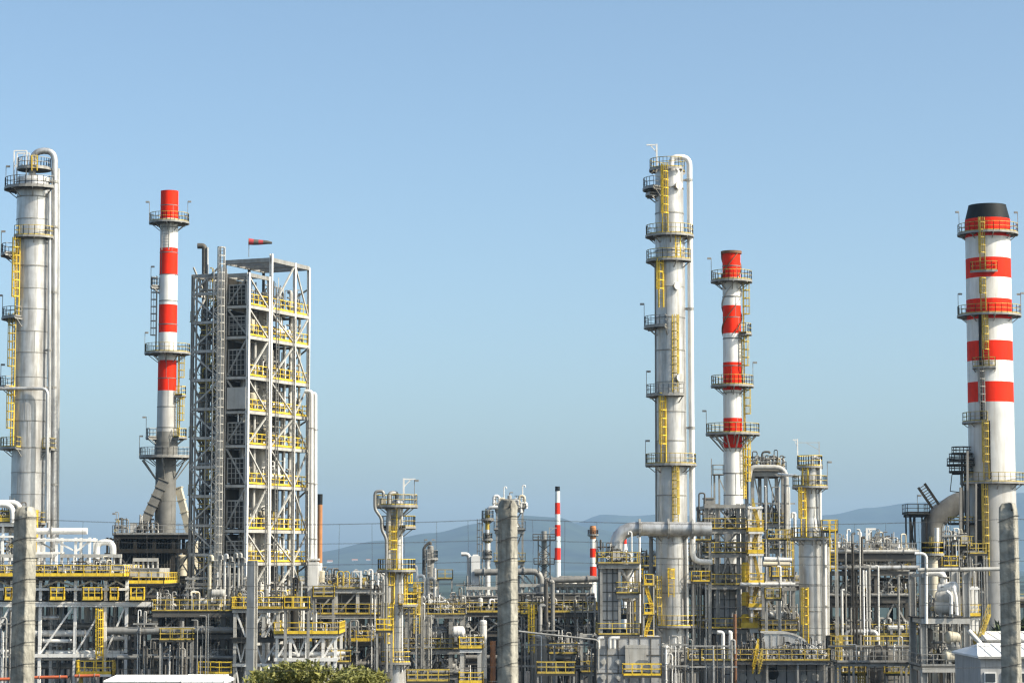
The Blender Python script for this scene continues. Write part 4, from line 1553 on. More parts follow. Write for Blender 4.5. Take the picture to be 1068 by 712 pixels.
def heater(name, label, px0, px1, py0, py1, D, dep, mat_='cladd', cols=4, rows_=7, seam='dark'):
    x0, x1 = P(px0, py0, D).x, P(px1, py0, D).x
    zt_, zb_ = P(px0, py0, D).z, P(px0, py1, D).z
    T = Thing(name, label, 'heater', ((x0 + x1) / 2, D + dep / 2, zb_))
    mb = MB()
    mb.box(((x0 + x1) / 2, D + dep / 2, (zt_ + zb_) / 2), (x1 - x0, dep, zt_ - zb_))
    T.part('casing', mb, mat_)
    rb = MB()
    for i in range(cols + 1):
        xx = x0 + (x1 - x0) * i / cols
        rb.box((xx, D - .03, (zt_ + zb_) / 2), (.09, .1, zt_ - zb_))
    for j in range(rows_ + 1):
        zz = zb_ + (zt_ - zb_) * j / rows_
        rb.box(((x0 + x1) / 2, D - .025, zz), (x1 - x0 + .1, .12, .09))
    k = max(2, int(dep / ((x1 - x0) / cols)))
    for i in range(1, k + 1):
        yy = D + dep * i / k
        for xx in (x0, x1):
            rb.box((xx, yy, (zt_ + zb_) / 2), (.1, .09, zt_ - zb_))
    T.part('stiffener', rb, seam)
    T.x0, T.x1, T.zt, T.zb, T.D, T.dep = x0, x1, zt_, zb_, D, dep
    return T
K = heater('fired_heater', 'small grey panelled heater casing under the thick duct elbow', 627, 645, 588, 656, D - 1, 3.5, 'panel', 3, 7, 'mid')
hb = MB()
hb.rev(P(642, 600, D + .5), (0, 0, 1), [(0, 1.1), (.5, .95), (1.4, .74)], 24)
K.part('duct_collar', hb, 'cladd')
R2 = rack('heater_platform', 'yellow railed steel platform around the small heater under duct elbow', 'steel frame', [627, 646, 664], 588, D - 1.6, 5.5,
          [dict(py=587, deck=1, rail='ochre', dmat='mid'), dict(py=618, rx=(646, 664), deck=1, rail='ochre'), dict(py=661, deck=1, rail='ochre', beam=.5)], 'galv', .26, braces=[(1, 0, 'x')], short='heater platform')
pot('pale yellow streaked vessel right of small panelled heater', P(656, 640, D).x, D + 1.5, P(656, 640, D).z, P(656, 592, D).z - P(656, 640, D).z, .62, 'white', group=None, legs=1.2)
clutter(R2, 0, ['v', 'b', 'v', 't'], 'top of small heater under duct elbow', (629, 664), (0, .15))
clutter(R2, 1, ['v', 'v'], 'middle deck of heater platform', (650, 664), (0, .3))
run_pipe('thin white upright pipe right of the duct elbow', [P3(667, 655, D), P3(667, 559, D), P3(664, 559, D)], .13, 'white', name='riser_pipe')
# lower heater box with round ports
L1 = heater('fired_heater', 'broad low grey heater with round burner ports at bottom centre', 622, 690, 664, 720, D - 4, 6, 'wall', 6, 3, 'mid')
for px, py in ((629, 690), (645, 690), (629, 706), (645, 706)):
    wb = MB()
    p = P(px, py, D - 4.1)
    wb.disc(p, (0, 1, 0), .32, .16, 16)
    wb.rev(p, (0, -1, 0), [(.08, .2), (.2, .2), (.2, .0)], 14)
    L1.part('burner_port', wb, 'pale')
db = MB()
p0, p1 = P(652, 672, D - 4.2), P(674, 700, D - 4.2)
db.box(((p0.x + p1.x) / 2, D - 4.3, (p0.z + p1.z) / 2), (p1.x - p0.x, .5, p0.z - p1.z))
L1.part('access_panel', db, 'pale')
for i, px in enumerate((640.5, 624, 636)):
    a = P(px, 676, D - 4.6)
    run_pipe(f"pale pipe bending down over low heater top, {nth([2, 0, 1][i], 3)}", [P3(px + 6, 665, D, -4.6), P3(px, 665, D, -4.6), P3(px, 676, D, -4.6)], .2, 'cladw', name='pipe')
# yellow stair tower between heater and centre column
T = Thing('stair_tower', 'yellow ladder stair rising beside small heater before the centre column', 'stair', P(677, 712, D - 2))
zz = [P(677, q, D - 2).z for q in (712, 692, 668, 640, 610)]
xa, xb = P(672, 650, D - 2).x, P(681, 650, D - 2).x
for k in range(4):
    a = Vector((xa if k % 2 == 0 else xb, D - 2, zz[k]))
    b = Vector((xb if k % 2 == 0 else xa, D - 2, zz[k + 1]))
    stair('x', a, b, .7, 'yellow', T=T)
for px, dy in ((671.5, -2.5), (682, -2.5), (671.5, -1.4), (682, -1.4)):
    mb = MB()
    p_ = P(px, 650, D + dy)
    mb.bar((p_.x, p_.y, 0), (p_.x, p_.y, zz[-1] + 1.1), .13)
    T.part('post', mb, 'pale')
for z_ in zz[1:]:
    mb = MB()
    mb.box(((xa + xb) / 2, D - 2.0, z_), (1.25, 1.3, .08))
    o = T.part('landing', mb, 'ochre')
    rb = MB()
    rail(rb, [(xa, D - 2.6, z_), (xb, D - 2.6, z_)], toe=.25, r=.08)
    T.part('handrail', rb, 'yellow', parent=o)
# ================================================================== STRAKED CHIMNEY AND ITS HEATER
D = 270
Lc = column('striped_chimney', 'red and white chimney with spiral strakes standing on a grey heater right of centre', 764, 420, D,
            [(262, 9.4, 0), (290, 9.4, 1), (319, 9.5, 0), (348, 9.5, 1), (378, 9.6, 0), (407, 9.7, 1), (436, 9.8, 0), (467, 9.9, 3), (523, 10.2, 3), (585, 10.4, 3)], ['red', 'cwhite', 'cgrey', 'cwhite', 'dim'], cat='chimney', seam=2.9, seam_t=.03,
            plats=[(293, -180, 180, 12, dict(railmat='ochre', lamp=[-85])), (348, 40, 120, 11, dict(railmat='ochre')), (402, -180, 180, 12.5, dict(railmat='ochre', lamp=[70])), (452, -180, 180, 18, dict(railmat='ochre', lamp=[-85]))],
            ladders=[(78, 294, 346, dict(mat_='ochre')), (72, 404, 450, dict(mat_='ochre')), (62, 453, 520, dict(mat_='yellow')), (60, 348, 400, dict(mat_='ochre'))])
for i in range(12):
    st = MB()
    d = ang(i * 30 + 10)
    zz = Lc.z(453)
    st.bar(Vector((Lc.x, Lc.y, zz - .15)) + d * 2.7, Vector((Lc.x, Lc.y, zz - 1.9)) + d * 1.1, .13)
    Lc.part('strut', st, 'pale')
for k in range(3):
    hb = MB()
    z0, z1 = Lc.z(350), Lc.z(264)
    n = 40
    for i in range(n):
        t0, t1 = i / n, (i + 1) / n
        a0, a1 = k * 120 + 400 * t0, k * 120 + 400 * t1
        r0 = Lc.rad(z0 + (z1 - z0) * t0)
        p0 = Vector((Lc.x, Lc.y, z0 + (z1 - z0) * t0))
        p1 = Vector((Lc.x, Lc.y, z0 + (z1 - z0) * t1))
        red0 = any(Lc.z(b) <= (p0.z + p1.z) / 2 <= Lc.z(a) for a, b in ((262, 290), (319, 348)))
        vs = [p0 + ang(a0) * (r0 - .05), p0 + ang(a0) * (r0 + .15), p1 + ang(a1) * (r0 + .15), p1 + ang(a1) * (r0 - .05)]
        vs += [v + U * .13 for v in vs]
        hb.add(vs, MB.BF, 0 if red0 else 1)
    Lc.part('strake', hb, ['rust', 'cgrey'])  # brown and grey paint in the strakes' shaded edges, not rust

mb = MB()
mb.ring((Lc.x, Lc.y, Lc.z(263.5)), Lc.rad(Lc.z(264)) - .03, .2, .3, 40)
Lc.part('top_collar', mb, 'rust')
D = 262
H2 = heater('fired_heater', 'tall grey panelled heater body directly beneath the spiral straked chimney', 744, 772, 588, 662, D, 7, 'panel', 5, 8, 'mid')
R3 = rack('support_structure', 'grey steel frame with X bracing round the foot of the straked chimney', 'steel frame', [737, 748, 770, 775], 560, D - 1.8, 11,
          [dict(py=525, rail=None, beam=.35), dict(py=551, deck='front', rail='ochre'), dict(py=576, deck='front', rail='ochre'), dict(py=609, deck='front', rail='ochre'), dict(py=655, deck=1, rail='yellow')], 'galv', .42,
          braces=[(1, 0, 'x'), (1, 1, 'x'), (0, 0, '/'), (0, 1, '\\'), (1, 2, '^')], short='heater frame', ibeam=True)
clutter(R3, 1, ['v', 'v', 'g', 'v'], 'upper deck of frame below straked chimney', (737, 775), (0, .1))
clutter(R3, 2, ['v', 'p', 'v'], 'second deck of frame below straked chimney', (737, 775), (0, .1))
clutter(R3, 3, ['v', 'b', 'v', 'v'], 'third deck of frame below straked chimney', (725, 760), (0, .1))
# side mast left of the chimney
T = Thing('instrument_mast', 'slim steel mast with small railed top left of straked chimney foot', 'mast', (P(748, 520, D).x, D + 6, 0))
mb = MB()
for px in (745, 750):
    p_ = P3(px, 495, D, 6)
    mb.bar((p_.x, p_.y, 0), p_, .2)
p_ = P3(742, 478, D, 6)
mb.bar(P3(742, 530, D, 6), p_, .09)
mb.bar(P3(750, 498, D, 6), P3(756, 512, D, 6), .12)
T.part('post', mb, 'galv')
p_ = P3(749, 495, D, 6)
mb = MB()
mb.box(p_, (1.2, 1.2, .1))
o = T.part('platform', mb, 'grate')
rb = MB()
rail(rb, [p_ + Vector((sx * .6, sy * .6, 0)) for sx, sy in ((-1, -1), (1, -1), (1, 1), (-1, 1))], closed=True, toe=.1)
T.part('handrail', rb, 'galv', parent=o)
run_pipe('thin looped pipe standing left of straked chimney frame', [P3(729, 540, D, 0), P3(729, 514, D, 0), P3(735, 514, D, 0), P3(735, 535, D, 0)], .09, 'mid', name='vent_pipe')
mb = MB()
mb.box(P3(739, 535, D, 2), (1.0, 2, 3.4))
mb.box(P3(739, 519.5, D, 2), (1.2, 2.2, .15))
solo('upright_box', 'grey upright casing at the end of thick duct beside heater frame', 'casing', mb, 'cladd', P3(739, 550, D, 2))

# yellow landings and white posts right of the heater
R4 = rack('landing_tower', 'slim white posted tower of yellow landings right of the straked chimney', 'steel tower', [783.5, 794], 600, D - 3.5, 2.2,
          [dict(py=527, beam=.2)] + [dict(py=q, deck=1, rail='yellow', dmat='ochre', beam=.22, toe=.35, over=.2) for q in (553, 576, 608, 632)] + [dict(py=654, deck=1, rail='yellow', dmat='ochre', rail_px=(772, 800), toe=.5)], 'white', .2, short='landing tower', rows=2)
for k, (q0, q1) in enumerate(((553, 529), (576, 553), (608, 576), (632, 608), (654, 632))):
    a, b = P3(785 if k % 2 else 792, q0, D, -2.4), P3(792 if k % 2 else 785, q1, D, -2.4)
    stair('x', a, b, .7, 'ochre', T=R4.T)
for k, (q0, q1, lab) in enumerate(((586, 608, 'yellow painted cabinet stack beside straked chimney heater, upper one'), (617, 631, 'yellow painted cabinet beside straked chimney heater, middle one'), (640, 653, 'yellow painted cabinet beside straked chimney heater, lowest one'))):
    a, b = P(777.5, q0, D - 2), P(777.5, q1, D - 2)
    T = Thing('yellow_cabinet', lab, 'cabinet', b, group='yellow cabinets beside the heater')
    mb = MB()
    mb.rev(b, (0, 0, 1), [(0, .4), (.02, .44), (a.z - b.z - .2, .44), (a.z - b.z, .3), (a.z - b.z, 0)], 14)
    T.part('housing', mb, 'yellow')
    mb = MB()
    for t in (.3, .65):
        mb.ring(b + U * (a.z - b.z) * t, .42, .05, .08, 14)
    T.part('band', mb, 'ochre')

# ------------------------------------------------------------------ frame with the big inverted U pipe
D = 285
R5 = rack('support_structure', 'open braced steel frame carrying bent pipes between straked chimney and stepped column', 'steel frame', [785, 799, 817], 540, D, 7,
          [dict(py=491, deck=1, rail='galv', beam=.5), dict(py=545, deck='front', rail='ochre'), dict(py=572, deck='front', rail='ochre'), dict(py=620, deck=1)], 'galv', .42, braces=[(1, 0, 'x'), (0, 0, '\\'), (1, 1, '/'), (0, 1, 'x'), (1, 2, '\\'), (0, 2, '/')], short='loop frame')
run_pipe('thick bent pipe crowning the loop frame and dropping down right side', [P3(781, 498, D, -1), P3(783, 487, D, -1), P3(820, 487, D, -1), P3(820, 580, D, -1)], .3, 'pale', flanges=[2.2, 2.7], bend=1.4, n=16)
clutter(R5, 0, ['v', 'p', 'v', 'v', 'd', 'v'], 'top of the loop frame', (785, 816), (0, .5))
for i, (px, q, dd) in enumerate(((787, 480, -1), (799, 477, -1), (811, 476, -1), (795, 471, 1))):
    c = P(px, 489, D + 2)
    goose(f"dark hooked vent above loop frame, {nth([0, 2, 3, 1][i], 4)}", c.x, c.y, c.z, P(px, q, D + 2).z - c.z, .13, (dd, 0, 0), 'mid', drop=.2, out=.9)
clutter(R5, 1, ['v', 'v', 'p'], 'middle deck of the loop frame', (786, 818), (0, .1))
clutter(R5, 2, ['p', 'v', 'g', 'v'], 'lower deck of the loop frame', (786, 818), (0, .1))
run_pipe('white pipe stub crossing from loop frame to stepped column', [P3(812, 494, D, -6), P3(834, 497, D, -20)], .16, 'white', flanges=[.2, .8])
run_pipe('short white bent pipe standing just left of stepped column', [P3(829, 565, D - 22), P3(829, 535, D - 22), P3(826, 535, D - 22), P3(826, 540, D - 22)], .17, 'cladw', name='vent_pipe')
run_pipe('long pale pipe reaching right below loop frame, upper', [P(797, 583, 272), P(826, 584, 272)], .3, 'cladw', flanges=[.5])
run_pipe('long beige pipe reaching right below loop frame, lower', [P(796, 588, 270), P(824, 588.5, 270)], .3, 'beige', flanges=[.6])
run_pipe('short thick white pipe lying low left of stepped column', [P(800, 640.5, 258), P(820, 640.5, 258)], .38, 'white', flanges=[.1, .9])
R6 = rack('valve_rack', 'low grey steel rack packed with valves left of the stepped column', 'pipe rack', [796, 811, 828], 640, 257, 8,
          [dict(py=611, beam=.35), dict(py=645, deck=1, rail=None), dict(py=657, deck=1, rail='ochre')], 'galv', .3, braces=[(0, 0, '\\'), (1, 0, '\\')], short='valve rack')
clutter(R6, 2, ['v', 'v', 'p', 'v', 'g', 'v'], 'valve rack by stepped column', (797, 828), (0, .4))
clutter(R6, 1, ['g', 'v', 'v', 'p'], 'upper shelf of valve rack by stepped column', (797, 832), (.3, .7))
rack_pipes(R6, 0, [(.1, .2, 'cladw'), (.5, .25, 'pale'), (.8, .2, 'beige')], 'the top', px=(770, 835))

# ================================================================== STEPPED COLUMN
D = 253
N_ = column('stepped_column', 'pale stepped column with flared waist and yellow railed top right of straked chimney', 845.5, 560, D,
            [(486, 9.2, 0), (507, 9.4, 0), (508, 8.2, 0), (540, 8.6, 0), (556, 10.8, 0), (561, 11, 0), (562, 12.4, 0), (668, 12.6, 0), (676, 13.5, 0)], ['clad', 'cladd'], seam=2.6, dome=.3,
            plats=[(486, -180, 180, 4, dict(railmat='yellow')), (507, -180, 180, 9, dict(railmat='ochre', lamp=[70])), (561, -180, 180, 10, dict(railmat='ochre'))],
            ladders=[(-38, 508, 560), (-30, 486, 506), (-30, 612, 670)])
gallows(N_, P3(832, 486, D, 1), 2.9, .5, 'white', (-1, 0, 0), .1)
gallows(N_, P3(854.5, 486, D, 1), 2.6, 2.2, 'pale', (-1, 0, 0), .06)
colpipe(N_, [P3(847, 484, D, -.7), P3(847, 476, D, -.7), P3(855, 478, D, -.7), P3(855.5, 548, D, -.7), P3(859, 553, D, -.7), P3(859, 560, D, -.7)], .17, 'cladw')
colpipe(N_, [P3(860, 566, D, .2), P3(860.5, 662, D, .2)], .26, 'cladw', brackets=[(860.5, 590, .2, 0), (860.5, 632, .2, 0)])
colpipe(N_, [P3(864, 570, D, .4), P3(864, 662, D, .4)], .12, 'pale')

# ------------------------------------------------------------------ arched waste-heat hood and furnace wall
D = 246
mb = MB()
cx_, zb_ = P(818, 690, D).x, P(818, 690, D).z
r_ = P(818, 660, D).z - zb_
xl = P(797, 690, D).x
xr = P(819, 690, D).x
prof2 = [(xl, zb_), (xl, zb_ + r_)] + [(xr + r_ * 1.0 * sin(a), zb_ + r_ * cos(a)) for a in [pi / 2 * i / 10 for i in range(11)]]
n_ = len(prof2)
vs = [(x, D, z) for x, z in prof2] + [(x, D + 3.5, z) for x, z in prof2]
mb.add(vs, [tuple(range(n_)), tuple(reversed(range(n_, 2 * n_)))] + [(i, i + n_, (i + 1) % n_ + n_, (i + 1) % n_) for i in range(n_)])
T = Thing('arched_hood', 'large grey arched duct hood in front of the stepped column foot', 'duct hood', (xr, D, zb_))
T.part('casing', mb, 'clad')
mb = MB()
for j in range(len(prof2) - 1):
    if j >= 1:
        (x0, z0), (x1, z1) = prof2[j], prof2[j + 1]
        for yy in (D - .04, D + 1.2, D + 2.4, D + 3.54):
            mb.bar((x0, yy, z0 + .03), (x1, yy, z1 + .03), .12, .2)
for t in (.33, .66):
    mb.box((xl + (xr - xl) * t, D - .03, zb_ + r_ / 2), (.08, .08, r_))
mb.box(((xl + xr) / 2, D - .025, zb_ + r_ * .45), (xr - xl, .09, .08))
T.part('stiffener', mb, 'pale')
H3 = heater('fired_heater', 'wide low furnace wall with round ports below the arched hood', 768, 862, 688.5, 722, D - 2, 7, 'wall', 9, 1, 'dark')
for i, px in enumerate((775, 791, 806, 838, 851)):
    wb = MB()
    p = P(px, 706, D - 2.1)
    wb.disc(p, (0, 1, 0), .38, .16, 16)
    H3.part('burner_port', wb, ['pale'])
wb = MB()
p = P(806, 702, D - 2.15)
wb.disc(p, (0, 1, 0), .6, .2, 18)
H3.part('fan_inlet', wb, 'dark')
R7 = rack('furnace_walkway', 'yellow railed walkway across the furnace front below the arched hood', 'walkway', [722, 745, 768, 800, 832, 862], 688, D - 4.2, 1.6,
          [dict(py=688, deck=1, rail='ochre', beam=.3, toe=.25)], 'galv', .2, short='furnace walkway')
clutter(R7, 0, ['v', 'v', 'v', 'v', 'v', 'b', 'v', 'v'], 'furnace walkway below arched hood', (768, 862), (0, .3))
for i, px in enumerate((754, 762)):
    run_pipe(f"white U shaped pipe hanging before dark furnace front, {['left', 'right'][i]} leg of pair", [P3(px + (-6 if i == 0 else -2), 659, D, -4), P3(px, 659, D, -4), P3(px, 694, D, -4), P3(px + (3 if i == 0 else -3), 694, D, -4)], .2, 'white', flanges=[1.4], name='pipe')
run_pipe('brown rusty upright pipe left of furnace front', [P3(767, 712, D, -5), P3(766.5, 640, D, -5)], .16, 'rust', flanges=[.6], name='riser_pipe')
T = Thing('stair_tower', 'yellow ladder stair hanging below furnace walkway', 'stair', P(788, 712, D - 5))
stair('x', P3(785, 702, D, -5), P3(791, 676, D, -5), .8, 'yellow', T=T)
stair('x', P3(791, 702, D, -6), P3(795, 686, D, -6), .8, 'ochre', T=T)

# ================================================================== RIGHT PIPE RACK
D = 264
R8 = rack('pipe_rack', 'long grey right hand pipe rack topped with bent white vents', 'pipe rack', [866, 893, 914, 953], 640, D, 9,
          [dict(py=577, deck=1, rail='galv', beam=.7), dict(py=594, beam=.5), dict(py=622, beam=.55, deck=1, dmat='dark'), dict(py=661, deck=1, rail='ochre', beam=.5), dict(py=690, beam=.4, deck=1, dmat='dark')], 'mid', .42,
          braces=[(2, 1, '^', 'pale'), (1, 1, '/', 'pale'), (2, 2, '^', 'pale'), (0, 3, '\\', 'galv'), (1, 3, '/', 'galv')], short='right rack', rows=3)
clutter(R8, 0, ['g', 'v', 'p', 'g', 't', 't', 'v', 't', 'g', 'v', 'v', 'g', 'p', 'g', 'v', 'g', 'd', 'v', 'g', 'v'], 'top of right pipe rack', (867, 952), (0, .4), .3)
clutter(R8, 1, ['v', 'p', 'g', 'v', 'v', 'd', 'v'], 'second level of right pipe rack', (868, 950), (.1, .7))
clutter(R8, 2, ['g', 'v', 'p', 'v', 'g', 'p', 'v', 'g', 'v', 'v'], 'middle level of right pipe rack', (867, 950), (0, .4))
clutter(R8, 3, ['v', 'g', 'v', 'p', 'v', 'v', 'g', 'd', 'v', 'v'], 'yellow railed level of right pipe rack', (867, 950), (0, .3))
clutter(R8, 1, ['m', 'm', 'd', 'm', 'm'], 'second level front edge of right pipe rack', (868, 950), (-.05, .0), scale=.9)
clutter(R8, 2, ['m', 'm', 'm', 'm', 'm', 'm'], 'middle level front edge of right pipe rack', (867, 950), (-.06, .0))
clutter(R8, 3, ['m', 'd', 'm', 'm', 'm', 'd', 'm'], 'yellow level front edge of right pipe rack', (867, 950), (-.08, -.02))
clutter(R8, 4, ['m', 'd', 'm', 'm', 'm', 'm'], 'bottom level front edge of right pipe rack', (867, 950), (-.08, .0))
rack_pipes(R8, 0, [(-.06, .22, 'pale'), (.3, .3, 'cladd'), (.6, .2, 'clad')], 'the top')
rack_pipes(R8, 1, [(-.05, .26, 'clad'), (.2, .2, 'cladd'), (.5, .32, 'cladd'), (.8, .22, 'mid')], 'second level')
rack_pipes(R8, 2, [(-.05, .2, 'cladd'), (.3, .3, 'clad'), (.6, .26, 'cladd')], 'middle level')
rack_pipes(R8, 3, [(.1, .2, 'pale'), (.5, .3, 'cladd')], 'yellow railed level')
T = Thing('lifting_frame', 'white bracket frame standing on top of right pipe rack', 'davit', P(905, 577, D + 1))
gallows(T, P(904.5, 577, D + 1), 2.8, 1.0, 'white', (1, 0, 0), .2)
fin_fan('dark louvred cooler bank inside right pipe rack', (915, 951), 602, 618, D + 3, 5, 'dark', 3, legs=.6)
for i, (px, q0, q1, r, m_) in enumerate(((882, 650, 562, .1, 'galv'), (889, 660, 556, .14, 'cladd'), (896.5, 640, 552, .1, 'pale'), (899, 690, 560, .14, 'mid'), (906, 660, 590, .2, 'cladd'), (878, 655, 615, .15, 'cladw'), (916, 655, 590, .1, 'white'), (937, 660, 600, .14, 'cladd'))):
    order = sorted([882, 889, 896.5, 899, 906, 878, 916, 937]).index(px)
    run_pipe(f"{COLN[m_]} riser on front of right pipe rack, {nth(order, 8)}", [P3(px, q0, D, -1 - .2 * (i % 3)), P3(px, q1, D, -1 - .2 * (i % 3)), P3(px + (3 if i % 2 else -3), q1, D, -1 - .2 * (i % 3))], r, m_, flanges=[.3, .7], group='risers on the right pipe rack', name='riser_pipe')
pot('squat dark grey tank at foot of right pipe rack', P(916, 712, D).x, D - 4, 0, P(916, 676, D - 4).z, 1.5, 'mid', 'tank', 'storage_tank', None, legs=.1)
run_pipe('horizontal silver header pipe bent down at both ends before right rack', [P3(882, 672, D, -3), P3(882, 658.5, D, -3), P3(914, 658.5, D, -3), P3(914, 668, D, -3)], .3, 'clad', flanges=[1.2, 1.8], bend=.8)
R9 = rack('walkway_frame', 'low steel walkway frame with plain grey rail in front of right rack', 'walkway', [876, 890, 945], 690, 236, 3,
          [dict(py=690, deck=1, rail='galv', beam=.25)], 'galv', .2, short='right walkway')

# ------------------------------------------------------------------ brown grey duct
D = 292
run_pipe('huge brown grey duct curving from right rack into the big right chimney', [P(972, 655, D), P(972, 545, D), P(983, 535, D), P(1000, 523, D), P(1020, 521, D)], 1.3, 'dim', bend=3.5, n=24, name='flue_duct')
T = Thing('damper_arm', 'dark sloping ladder-like arm sticking up from the brown duct', 'damper arm', P(974, 528, D - 1))
for k in (-.3, .3):
    mb = MB()
    mb.bar(P3(976, 528, D, -1) + Vector((k * 1.3, 0, k * .8)), P3(961, 506, D, -1) + Vector((k * 1.3, 0, k * .8)), .16, .3)
    T.part('side_bar', mb, 'dark')
mb = MB()
for i in range(9):
    c = P3(976, 528, D, -1).lerp(P3(961, 506, D, -1), (i + .5) / 9)
    mb.bar(c - Vector((.42, 0, .26)), c + Vector((.42, 0, .26)), .1)
T.part('rung', mb, 'mid')
R10 = rack('duct_platform', 'dark railed ladder platform left of the curved brown duct', 'platform', [949, 954, 966], 540, D - 1, 3, [dict(py=535, deck=1, rail='dark', beam=.3)], 'dark', .18, short='duct platform', braces=[(0, 0, 'x', 'dark', 4)])
lamp_pole(R10.T, P(957, 535, D - 1.4), 2.2)

# ================================================================== BIG RIGHT CHIMNEY
D = 284
Rc = column('striped_chimney', 'massive red and white chimney with flared black top at far right', 1033, 400, D,
            [(214.5, 19.5, 2), (229, 23.2, 2), (229.5, 23.4, 0), (248.5, 23.4, 1), (270.5, 23.4, 0), (291, 23.4, 1), (313, 23.5, 0), (334, 23.5, 1), (356.5, 23.5, 0), (377, 23.6, 1), (399, 23.6, 0), (420, 23.7, 3), (500, 24, 3), (503, 24.1, 4)],
            ['red', 'cwhite', 'black', 'cpale', 'cgrey', 'cgrey'], cat='chimney', n=56,
            plats=[(244, -180, 180, 8, dict(railmat='ochre', lamp=[-80, 85])), (285, -52, 8, 5, dict(railmat='ochre', brk=False)), (329, -180, 180, 9.5, dict(railmat='ochre', lamp=[-85, 70, 88])),
                   (384, -50, 0, 5, dict(railmat='ochre')), (440, -95, -20, 6, dict(railmat='ochre')), (503, -180, 180, 9, dict(railmat='ochre', lamp=[80]))],
            ladders=[(-24, 230, 284, dict(mat_='ochre')), (-24, 292, 326, dict(mat_='ochre')), (-20, 330, 384, dict(mat_='ochre')), (-30, 386, 438, dict(mat_='galv')), (-24, 440, 500, dict(mat_='ochre')), (-27, 505, 600, dict(mat_='ochre'))])
mb = MB()
for a_, q0, q1, w_ in ((-34, 330, 440, .3), (-17, 440, 500, .28), (-40, 505, 612, 1.0)):
    d = ang(a_)
    mb.bar(Vector((Rc.x, Rc.y, Rc.z(q1))) + d * (Rc.rad(Rc.z(q1)) + .1), Vector((Rc.x, Rc.y, Rc.z(q0))) + d * (Rc.rad(Rc.z(q0)) + .1), w_, .25, up=d)
Rc.part('cable_tray', mb, 'dark')
mb = MB()
mb.bar(P3(1018, 712, D, -3.6), P3(1018, 504, D, -3.6), .2)
mb.bar(P3(1002, 712, D, -3), P3(1002, 508, D, -3), .3)
mb.bar(P3(1009, 712, D, -3), P3(1009, 470, D, -3), .26)
Rc.part('support_post', mb, 'duct')
# dark instrument balconies left of the chimney
T = Thing('sampling_tower', 'dark stacked round balconies clinging to left of big right chimney', 'steel tower', P(1000, 600, D))
mb = MB()
for px, dy in ((1003, -1), (1009, -1), (1006, 1)):
    p_ = P3(px, 472, D, dy)
    mb.bar((p_.x, p_.y, 0), p_, .24)
T.part('post', mb, 'mid')
for q, ro in ((473, 1.2), (480, 1.5), (485, 1.75), (492, 1.5), (546, 1.6), (572, 1.7), (595, 1.7)):
    c = P3(1003, q, D, -.4)
    pb = MB()
    pb.disc(c, (0, 0, 1), ro, .25, 14)
    o = T.part('balcony', pb, 'dark')
    rb = MB()
    rail(rb, [c + ang(a) * (ro - .05) for a in range(-180, 180, 45)], closed=True, toe=.1, h=.8, r=.09)
    T.part('handrail', rb, 'mid' if q < 500 else 'ochre', parent=o)
mb = MB()
mb.bar(P3(993, 494, D, -.4), P3(1002, 494, D, -.4), .2)
mb.bar(P3(993, 494, D, -.4), P3(991, 512, D, -.4), .08)
mb.bar(P3(991, 512, D, -.4), P3(1000, 513, D, -.4), .1)
T.part('hanging_cradle', mb, 'dark')
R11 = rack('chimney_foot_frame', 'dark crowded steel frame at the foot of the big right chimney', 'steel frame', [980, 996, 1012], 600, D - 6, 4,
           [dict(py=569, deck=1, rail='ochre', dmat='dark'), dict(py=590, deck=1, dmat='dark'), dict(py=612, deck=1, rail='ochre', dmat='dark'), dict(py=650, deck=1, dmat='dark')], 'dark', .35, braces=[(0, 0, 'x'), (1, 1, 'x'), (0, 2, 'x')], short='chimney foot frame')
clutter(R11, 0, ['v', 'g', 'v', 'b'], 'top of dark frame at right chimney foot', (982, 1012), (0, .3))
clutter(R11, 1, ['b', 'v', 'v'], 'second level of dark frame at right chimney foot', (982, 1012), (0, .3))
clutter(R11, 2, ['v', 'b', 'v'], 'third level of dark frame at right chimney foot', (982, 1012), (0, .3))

# ------------------------------------------------------------------ white post platform left of it
D = 240
Yc = column('yellow_top_column', 'beige streaked column with bright yellow railed top before brown duct', 973, 600, D, [(578, 5, 0), (592, 5.4, 0)], ['beige', 'cladw'], seam=2.4, dome=.3, n=24,
            plats=[(577, -180, 180, 6, dict(railmat='yellow'))])
mb = MB()
mb.cyl(P3(977, 580, D, 0), P3(977, 550, D, 0), .24, 12)
Yc.part('vent_stub', mb, 'white')
# front right portal frame
D = 226
R12 = rack('portal_frame', 'tall pale grey portal frame with white exchangers at lower right', 'steel frame', [963, 1008], 650, D, 6,
           [dict(py=596, beam=.4, rx=(963, 963.5)), dict(py=643, deck=1, rail=None, beam=.5), dict(py=694, deck=1, rail='galv', beam=.45)], 'pale', .62, short='portal frame', ibeam=True)
run_pipe('long pale pipe running right from portal frame to the right fence post', [P3(957, 594, D, -.6), P3(1045, 593, D, -.6)], .2, 'pale', flanges=[.1, .5], straps=2)
for i, (px, q, dd, r) in enumerate(((966, 577, -1, .15), (984, 597, -1, .34))):
    c = P(px, 650, D + 1)
    run_pipe(['tall white bent pipe along the left portal frame post', 'thick white bent pipe above exchangers on portal frame'][i], [P(px, 650 if i == 0 else 612, D + 1 - 1.6 * (i == 0)), P(px, q, D + 1 - 1.6 * (i == 0)), P(px - 12 if i == 0 else 966, q, D + 1 - 1.6 * (i == 0))], r, 'white', flanges=[.3, .7], bend=.9, name='pipe')
drum('upper white exchanger drum on the portal frame deck', P3(981, 614, D, 1.0), P3(996, 613, D, .4), .62, 'white', saddle=.2, bands=2, nozz=1)
drum('middle white exchanger drum on the portal frame deck', P3(979, 623, D, .6), P3(993, 623, D, 0), .66, 'pale', saddle=.2, bands=2, nozz=1)
